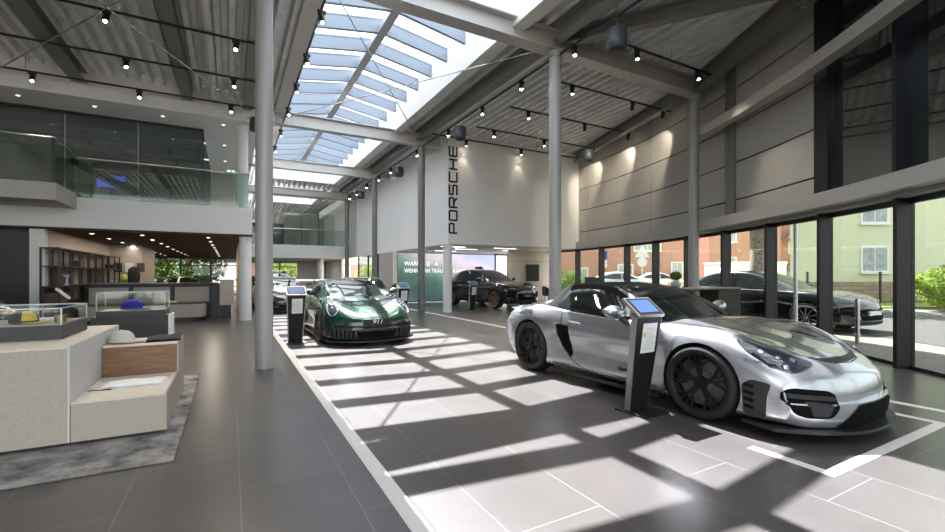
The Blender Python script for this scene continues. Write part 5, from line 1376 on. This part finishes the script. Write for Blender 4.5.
def leaves(c_, r, n, size, seed=1, flat=False):
    rnd = random.Random(seed); b = MB()
    for i in range(n):
        while True:
            p = Vector((rnd.uniform(-1, 1), rnd.uniform(-1, 1), rnd.uniform(-1, 1)))
            if p.length <= 1 and (flat or p.length > .35): break
        q = Vector((c_[0]+p.x*r[0], c_[1]+p.y*r[1], c_[2]+p.z*r[2])); s = size*rnd.uniform(.6, 1.3)
        u = Vector((rnd.gauss(0, 1), rnd.gauss(0, 1), rnd.gauss(0, 1))).normalized(); v = u.cross(Vector((rnd.gauss(0, 1), rnd.gauss(0, 1), rnd.gauss(0, 1)))).normalized(); n_ = u.cross(v)*s*.18
        b.add([q-u*s, q+v*s*.45+n_, q+u*s, q-v*s*.45+n_], [(0, 1, 2), (0, 2, 3)])
    return b
part('foliage', leaves((0, 0, .14), (.2, .1, .09), 220, .04, 5, True), M['leaf'], t)
# ================================================================ right side furniture
t = thing('service_desk', 'olive grey standing desk against the curved windows', 'desk', (9.3, 5.9, 0))
M['olive'] = mat('olive grey laminate', (.05, .05, .038), .7, spec=.25)
b = MB(); b.box(-.02, .80, -.1, .5, 0, 1.03); part('cabinet', b, M['olive'], t, bevel=.004)
b = MB(); b.box(-1.0, .82, -.12, .52, 1.03, 1.06); part('desk_top', b, mat('walnut edge top', (.20, .15, .11), .5), t)
b = MB(); b.box(-1.0, -.021, .40, .5, 0, 1.03); part('back_board', b, M['black'], t)
b = MB(); b.box(-1.0, -.94, -.1, .399, 0, 1.03); part('side_board', b, M['black'], t)
b = MB(); b.box(-.22, -.08, .30, .38, .72, .98); part('notice', b, M['paper'], t)
t = thing('office_desk', 'black office desk with a monitor behind the silver convertible', 'desk', (9.2, 9.3, 0))
b = MB(); b.box(-.8, .8, -.4, .4, .72, .75); part('desk_top', b, M['black'], t)
for sx2 in (-1, 1):
    for sy2 in (-1, 1):
        b = MB(); b.box(sx2*.75-.025, sx2*.75+.025, sy2*.35-.025, sy2*.35+.025, 0, .72); part('leg', b, M['black'], t)
t = thing('computer_monitor', 'black computer monitor seen from behind over the fabric hood', 'monitor', (9.0, 9.25, .75))
b = MB(); b.box(-.12, .12, -.1, .1, 0, .012); part('monitor_foot', b, M['black'], t)
b = MB(); b.box(-.025, .025, -.0, .03, .012, .3); part('monitor_stem', b, M['chrome'], t)
b = MB(); b.box(-.36, .36, -.04, -.005, .14, .53); part('monitor_panel', b, M['dark'], t, bevel=.006)
t = thing('plant_pedestal', 'slim dark pedestal under the glass vase by the window', 'pedestal', (10.5, 7.75, 0))
b = MB(); b.box(-.14, .14, -.14, .14, 0, .96); part('pedestal_body', b, M['dark'], t); b = MB(); b.box(-.16, .16, -.16, .16, .96, .99); part('pedestal_top', b, M['black'], t)
t = thing('flower_vase', 'glass vase with a round green plant by the window', 'vase', (10.5, 7.75, .99))
b = MB(); b.lathe([(.07, 0), (.12, .06), (.13, .13), (.07, .2), (.065, .2), (.12, .13), (.11, .07), (.06, .012)], n=20); part('vase_body', b, mat('greenish vase glass', (.5, .55, .55), .08, spec=.8), t, smooth=50)
part('foliage', leaves((0, 0, .33), (.14, .14, .12), 500, .035, 3, True), M['leaf2'], t)
def tub_chair(loc, rz, lab):
    t = thing('tub_chair', lab, 'chair', loc, rz, 'black chairs by the beige wall')
    b = MB(); b.lathe([(.0, .40), (.24, .40), (.27, .43), (.26, .47), (0, .48)], n=20); part('seat', b, M['capblack'], t, smooth=50)
    b = MB(); rows = []
    for j in range(17):
        a = PI*(.02+.96*j/16); z = .42+.40*math.sin(a)**.6
        rows.append([(.27*math.cos(a), .27*math.sin(a), .42), (.31*math.cos(a), .31*math.sin(a), z), (.28*math.cos(a), .28*math.sin(a), z), (.245*math.cos(a), .245*math.sin(a), .44)])
    b.grid(rows, 0, True); part('backrest', b, M['capblack'], t, smooth=50)
    for a in (.8, 2.3, 3.9, 5.5):
        b = MB(); b.cyl((.14*math.cos(a), .14*math.sin(a), .41), (.25*math.cos(a), .25*math.sin(a), 0), .014, n=8); part('leg', b, M['black'], t)
    return t
ch = tub_chair((12.6, 15.8, 0), R_(10), 'black tub chair left of the tall column by the beige wall')
dup(ch, (12.1, 13.75, 0), R_(-120), 'black tub chair right of the tall column near the windows')
# ================================================================ street outside
M['pave'] = brickmat('pavement slabs', (.20, .18, .15), (.22, .20, .168), (.15, .14, .12), .6, .4, .01, rough=.85, noise=.15)
M['asphalt'] = mat('asphalt', (.065, .064, .062), .9, noise=.15, nscale=5)
M['grass'] = mat('grass', (.22, .30, .07), .9, noise=.4, nscale=8)
M['greenwall'] = mat('pale green render', (.68, .70, .48), .8, noise=.03)
M['redbrick'] = brickmat('red brick', (.46, .15, .09), (.52, .18, .11), (.45, .25, .19), .25, .075, .008, rough=.85)
M['plinthstone'] = brickmat('rough stone plinth', (.30, .22, .15), (.42, .32, .22), (.22, .19, .16), .45, .2, .015, rough=.9, rot=(PI/2, 0, 0))
M['winframe'] = mat('white window frame', (.82, .82, .80), .5)
M['winpane'] = mat('window pane with curtain', (.33, .36, .36), .15, spec=.7, noise=.25, nscale=4)
b = MB(); b.box(-60, 110, -60, 120, -.4, -.03); struct('floor_outside', b, M['pave'], label='pale pavement outside the building', cat='pavement')
VX = Vector((math.cos(YAW), -math.sin(YAW), 0)); VY = Vector((math.sin(YAW), math.cos(YAW), 0))
def at(xc, zc, z=0.): p = VX*xc+VY*zc; return (p.x, p.y, z)
b = MB(); rows = []
for i in range(41):
    s = -14+1.0*i; rows.append([fac(s, -2.6, -.028), fac(s, -9.5, -.028), fac(s, -9.5, -.02), fac(s, -2.6, -.02)])
b.grid(rows, 0, True); struct('floor_street', b, M['asphalt'], label='grey asphalt street outside the curved windows', cat='street')
b = MB(); b.box(-8.4, 14, -2.2, .8, -.03, .03)
o = solo('grass_strip', b, M['grass'], 'green lawn strip before the pale green house', 'lawn', loc=at(24, 20.2), rz=-YAW); o['kind'] = 'stuff'
def building(name, lab, loc, rz, w, d, h, wallm, wins, plinth=None, roofm=None, skew=0.):
    t = thing(name, lab, 'building', loc, rz)
    b = MB(); b.prism([(0, 0), (w, 0), (w+skew, d), (skew, d)], 0, h); part('wall', b, wallm, t)
    if plinth: b = MB(); b.prism([(-.02, -.04), (w+.03, -.04), (w+skew*.5, d*.5), (skew*.5-.02, d*.5)], 0, plinth); part('plinth', b, M['plinthstone'], t)
    b = MB(); b.prism([(-.3, -.3), (w+.3, -.3), (w+skew+.3, d+.3), (skew-.3, d+.3)], h, h+.35); part('roof', b, roofm or M['dark'], t)
    for x, z, ww, hh in wins:
        b = MB(); b.box(x-.08, x+ww+.08, -.06, .0, z-.08, z+hh+.08); f = part('window', b, M['winframe'], t)
        for k in range(2):
            b = MB(); b.box(x+ww*k/2+.03, x+ww*(k+1)/2-.03, -.075, -.061, z, z+hh); part('pane', b, M['winpane'], f)
        b = MB(); b.box(x-.15, x+ww+.15, -.16, -.061, z-.16, z-.09); part('window_sill', b, M['winframe'], f)
    return t
building('apartment_house', 'pale green rendered house across the street at the right', at(15.9, 22), -YAW, 20, 10, 9.5, M['greenwall'], [(3.55, 1.55, 1.25, 1.15), (3.55, 4.0, 1.25, 1.15), (3.55, 6.6, 1.25, 1.15), (8.6, 1.55, 1.25, 1.15), (8.6, 4.0, 1.25, 1.15), (13.6, 4.0, 1.25, 1.15)], 1.0, None, 8.2)
building('brick_building', 'long red brick building seen through the middle windows', at(6.0, 38), -YAW, 12.6, 7, 4.75, M['redbrick'], [(8.0, 3.5, 2.2, .8), (6.6, .2, 1.2, 2.0), (11.2, .4, .9, 2.0), (3.0, .3, .9, 1.6)], None, M['winframe'])
building('brick_building', 'darker red brick house behind the white wall', at(21.5, 40), -YAW, 6.5, 12, 9, M['redbrick'], [(1.5, 1.6, .9, 1.3), (4.2, 1.6, .9, 1.3), (1.5, 4.4, .9, 1.3), (4.2, 4.4, .9, 1.3)])
t = building('apartment_house', 'grey and red flats with balconies left of the pale green house', at(29, 42), -YAW, 5, 10, 11, M['redbrick'], [(1.2, .6, 1.2, 1.5), (1.2, 3.5, 1.2, 1.5)])
for z in (1.9, 4.8):
    b = MB(); b.box(.4, 4.6, -1.3, -.01, z-.15, z); b.box(.4, 4.6, -1.3, -1.25, z, z+1.0); part('balcony', b, mat('grey balcony', (.50, .55, .62), .5), t)
b = MB(); b.box(0, 4.0, 0, 3.0, 0, 2.15); b.box(-.06, 4.06, -.06, 3.06, 2.15, 2.25); solo('garden_shed', b, M['white'], 'low white building before the darker red house', 'shed', loc=at(17.4, 30), rz=-YAW)
b = MB(); b.box(0, 9, 0, .2, 0, .85); b.box(0, 9, -.03, .23, .85, .92); solo('garden_wall', b, mat('pale yellow wall', (.70, .60, .36), .8), 'low yellowish garden wall across the street', 'wall', loc=at(12.2, 27.5), rz=-YAW)
def tree(loc, h, r, lab, m, n=1800, tr=.2, seed=1, name='street_tree', lz=.12, low=False):
    t = thing(name, lab, 'tree', loc, 0, None)
    b = MB(); b.tube([(0, 0, 0), (.05, 0, h*.25), (0, .06, h*.5), (.05, 0, h*.75)], [tr*1.15, tr, tr*.8, tr*.35], 10); part('trunk', b, M['bark'], t, smooth=60)
    part('foliage', leaves((0, 0, h*(.55 if low else .72)), (r, r, h*(.45 if low else .33)), n, lz, seed), m, t)
    return t
tree(at(12.95, 20), 9.5, 2.3, 'street tree with mottled trunk before the white low building', M['leaf'], 2200, .33, 2, lz=.2)
tree(at(12, 60), 12, 4.5, 'tall tree rising behind the long brick building', M['leaf'], 2000, .3, 3, lz=.2)
def shrub(loc, r, lab, m, n=1400, seed=1, lz=.09, rz=0, name='shrub'):
    t = thing(name, lab, 'shrub', loc, rz)
    part('foliage', leaves((0, 0, r[2]*.95), r, n, lz, seed, True), m, t)
    b = MB(); b.tube([(0, 0, 0), (.02, 0, r[2]*.6), (0, .03, r[2]*1.2)], [.05, .04, .02], 8); part('stem', b, M['bark'], t)
    return t
shrub(at(18.95, 16.5), (2.4, .9, .95), 'dense green hedge at the right edge outside', M['leaf2'], 5200, 4, .10, -YAW, 'hedge')
shrub(at(11.0, 34.5), (1.6, .8, .7), 'yellow-green bush left of the triangular sign', M['leaf2'], 1200, 6, .12)
shrub(at(21, 36.5), (1.0, .8, .7), 'yellow-green bush right of the triangular sign', M['leaf2'], 900, 7, .12)
shrub(at(6.4, 28.5), (1.0, .8, .9), 'leafy bush beside the beige wall window', M['leaf'], 900, 8, .1)
# bollards with chain
bol = None; bpos = [fac(-.9, -2.0), fac(1.42, -1.35), fac(3.35, -1.25), fac(5.6, -1.25)]
bpos[1] = (10.98, 4.01, 0); bpos[2] = (11.55, 5.85, 0); bpos[3] = (12.1, 7.75, 0); bpos[0] = (10.2, 2.0, 0)
for i, p in enumerate(bpos):
    lab = ['steel bollard outside the last window bay', 'steel bollard outside the bay left of the widest post', 'steel bollard close to the thin sign pole', 'steel bollard behind the service desk'][i]
    if bol is None:
        bol = thing('bollard', lab, 'bollard', (p[0], p[1], -.03), 0, 'steel bollards on the pavement')
        b = MB(); b.cyl((0, 0, 0), (0, 0, .86), .04, n=16); part('post', b, M['chrome'], bol, smooth=40)
        b = MB(); b.lathe([(0, .90), (.035, .895), (.05, .87), (.05, .85), (.04, .84), (0, .84)], n=16); part('bollard_cap', b, M['chrome'], bol, smooth=40)
        for z in (.18, .50, .74):
            b = MB(); b.lathe([(.04, z-.02), (.055, z-.012), (.055, z+.012), (.04, z+.02)], n=16, closed=True); part('ring', b, M['chrome'], bol, smooth=40)
    else: dup(bol, (p[0], p[1], -.03), 0, lab)
for i in range(3):
    p, q = Vector(bpos[i]), Vector(bpos[i+1]); b = MB(); L_ = (q-p).length; n = 30
    for k in range(n):
        def cp(u): return p+(q-p)*u+Vector((0, 0, .74-.5*.9*(u*(1-u))))
        u = .022+.956*(k+.5)/n; c0 = cp(u); d = (cp(u+.01)-cp(u-.01)).normalized(); w_ = d.cross(Vector((0, 0, 1))).normalized() if k % 2 else Vector((0, 0, 1)); ln = L_/n*.6
        ring = [c0+d*(ln*math.cos(a))+w_*(.018*math.sin(a)) for a in [2*PI*j/8 for j in range(9)]]; b.tube(ring, .006, 5)
    solo('chain', b, M['chrome'], ['chain hanging outside the widest window bay', 'chain hanging in front of the parked car nose', 'chain hanging in front of the parked car doors'][i], 'chain')
def sign(loc, lab, kind, h):
    t = thing('road_sign', lab, 'road sign', loc, -YAW)
    b = MB(); b.cyl((0, 0, 0), (0, 0, h), .03, n=10); part('pole', b, M['winframe'], t, smooth=40)
    if kind == 'tri':
        b = MB(); T_ = lambda v: (v[0], v[2]-.05, v[1])
        b.prism([(-.45, h-.75), (.45, h-.75), (0, h+.02)], 0, .02, T=T_); part('sign_plate', b, M['winframe'], t)
        b = MB(); b.cyl((0, -.05, h-1.05), (0, -.03, h-1.05), .3, n=24); part('sign_plate', b, M['winframe'], t)
    elif kind == 'park':
        b = MB(); b.box(-.25, .25, -.05, -.03, h-.5, h); part('sign_plate', b, mat('blue sign', (.03, .08, .35), .5), t)
        b = MB(); b.box(-.25, .25, -.05, -.03, h-1.0, h-.55); part('sign_plate', b, M['winframe'], t)
    return t
sign(at(10.6, 27.5), 'triangular and round white road sign seen through the windows', 'tri', 3.2)
sign(at(8.0, 27), 'blue and white road sign left of the triangular one', 'park', 2.8)
t = thing('sign_pole', 'thin grey post standing outside beside the parked car', 'post', (12.2, 6.6, -.03), 0)  # bare sign pole, carries no lamp
p_ = at(7.05, 9.6)
t.location = (p_[0], p_[1], -.03)
b = MB(); b.cyl((0, 0, 0), (0, 0, 3.4), .038, n=12); part('pole', b, M['winframe'], t, smooth=40); b = MB(); b.cyl((0, 0, 0), (0, 0, .25), .06, n=12); part('pole_foot', b, M['chrome'], t)
# fence posts by the green house
for i, (xc, lab) in enumerate(((19.0, 'dark fence post at the middle of the green house'), (15.6, 'dark fence post at the left corner of the green house'))):
    b = MB(); b.box(-.035, .035, -.035, .035, 0, 1.42); b.box(-.045, .045, -.045, .045, 1.42, 1.46); solo('fence_post', b, M['dark'], lab, 'post', loc=at(xc, 20.5, .031), rz=-YAW)
# cars far outside
for i, (xc, zc, rz, lab) in enumerate(((10.0, 29.0, -YAW+R_(88), 'pale car nearer and farther left before the brick building'), (15.2, 35.6, -YAW+R_(92), 'pale car farther right and farther back before the brick building'))):
    if i == 0:
        wc = thing('hatchback_car', lab, 'car', at(xc, zc, -.03), rz); crossover(wc, mat('pale silver paint', (.6, .62, .65), .3, metal=.3, coat=1), dict(wm, rim=M['rimsilver']), 'five', False)
    else: dup(wc, at(xc, zc, -.03), rz, lab)
# behind the rear glass
for i, (x, y, h, r, m_, lab) in enumerate([(-10.4, 41, 4.6, 2.2, M['leaf2'], 'bright green tree behind the left rear windows, leftmost'), (-6.0, 42, 4.6, 2.3, M['leaf2'], 'green tree behind the middle of the left rear windows'), (-1.9, 41, 4.4, 1.7, M['leaf2'], 'sunlit tree behind the right end of the left rear windows'), (5.6, 50, 4, 1.9, M['leaf2'], 'yellow-green tree behind the glass under the far gallery')]):
    tree((x, y, -.03), h, r, lab, m_, 1500, .14, 20+i, lz=.16, low=True)
shrub((-7, 48.5, -.03), (6, 1, 1.6), 'long green hedge behind the left rear windows', M['leaf'], 4200, 41, .16, 0, 'hedge')
building('brick_building', 'red brick building far behind the far gallery glass', (1, 60, -.03), 0, 18, 8, 5.5, M['redbrick'], [(2+3.2*i, 1, 1.4, 1.5) for i in range(5)])
shrub((9.5, 30.5, -.03), (2.2, 1.2, 1.2), 'green bushes behind the side window under the white box', M['leaf2'], 1600, 31, .12)
# ================================================================ light
w = bpy.data.worlds.new('sky'); SC.world = w; w.use_nodes = True
nt = w.node_tree; nt.nodes.clear()
o = nt.nodes.new('ShaderNodeOutputWorld'); bg = nt.nodes.new('ShaderNodeBackground'); sky = nt.nodes.new('ShaderNodeTexSky')
sky.sky_type = 'NISHITA'; sky.sun_disc = False; sky.sun_elevation = R_(57); sky.sun_rotation = R_(-9); sky.air_density = 1.2; sky.dust_density = 3; sky.ozone_density = .6
mx = nt.nodes.new('ShaderNodeMix'); mx.data_type = 'RGBA'; mx.inputs['Factor'].default_value = .72
hs = nt.nodes.new('ShaderNodeMix'); hs.data_type = 'RGBA'; hs.blend_type = 'MULTIPLY'; hs.inputs['Factor'].default_value = 1; hs.inputs['B'].default_value = (.13, .13, .13, 1)
nt.links.new(sky.outputs[0], hs.inputs['A']); nt.links.new(hs.outputs['Result'], mx.inputs['A']); mx.inputs['B'].default_value = (.93, .97, 1.0, 1)
nt.links.new(mx.outputs['Result'], bg.inputs['Color']); bg.inputs['Strength'].default_value = 1.35
nt.links.new(bg.outputs[0], o.inputs['Surface'])
L = bpy.data.lights.new('sun', 'SUN'); L.energy = 13; L.angle = R_(.4); L.color = (1, .985, .965)
so = bpy.data.objects.new('sun', L); COL.objects.link(so)
so.rotation_euler = Vector((-.085, -.655, -1)).to_track_quat('-Z', 'Y').to_euler(); so.location = (3, 20, 20)
SC.view_settings.view_transform = 'Standard'; SC.view_settings.look = 'None'; SC.view_settings.gamma = 1
SC.view_settings.use_curve_mapping = False; SC.view_settings.exposure = 1.78
SC.cycles.max_bounces = 10; SC.cycles.diffuse_bounces = 5; SC.cycles.glossy_bounces = 5; SC.cycles.transparent_max_bounces = 24; SC.cycles.transmission_bounces = 6
SC.cycles.sample_clamp_indirect = 6; SC.cycles.caustics_reflective = False; SC.cycles.caustics_refractive = False
SC.cycles.use_denoising = True
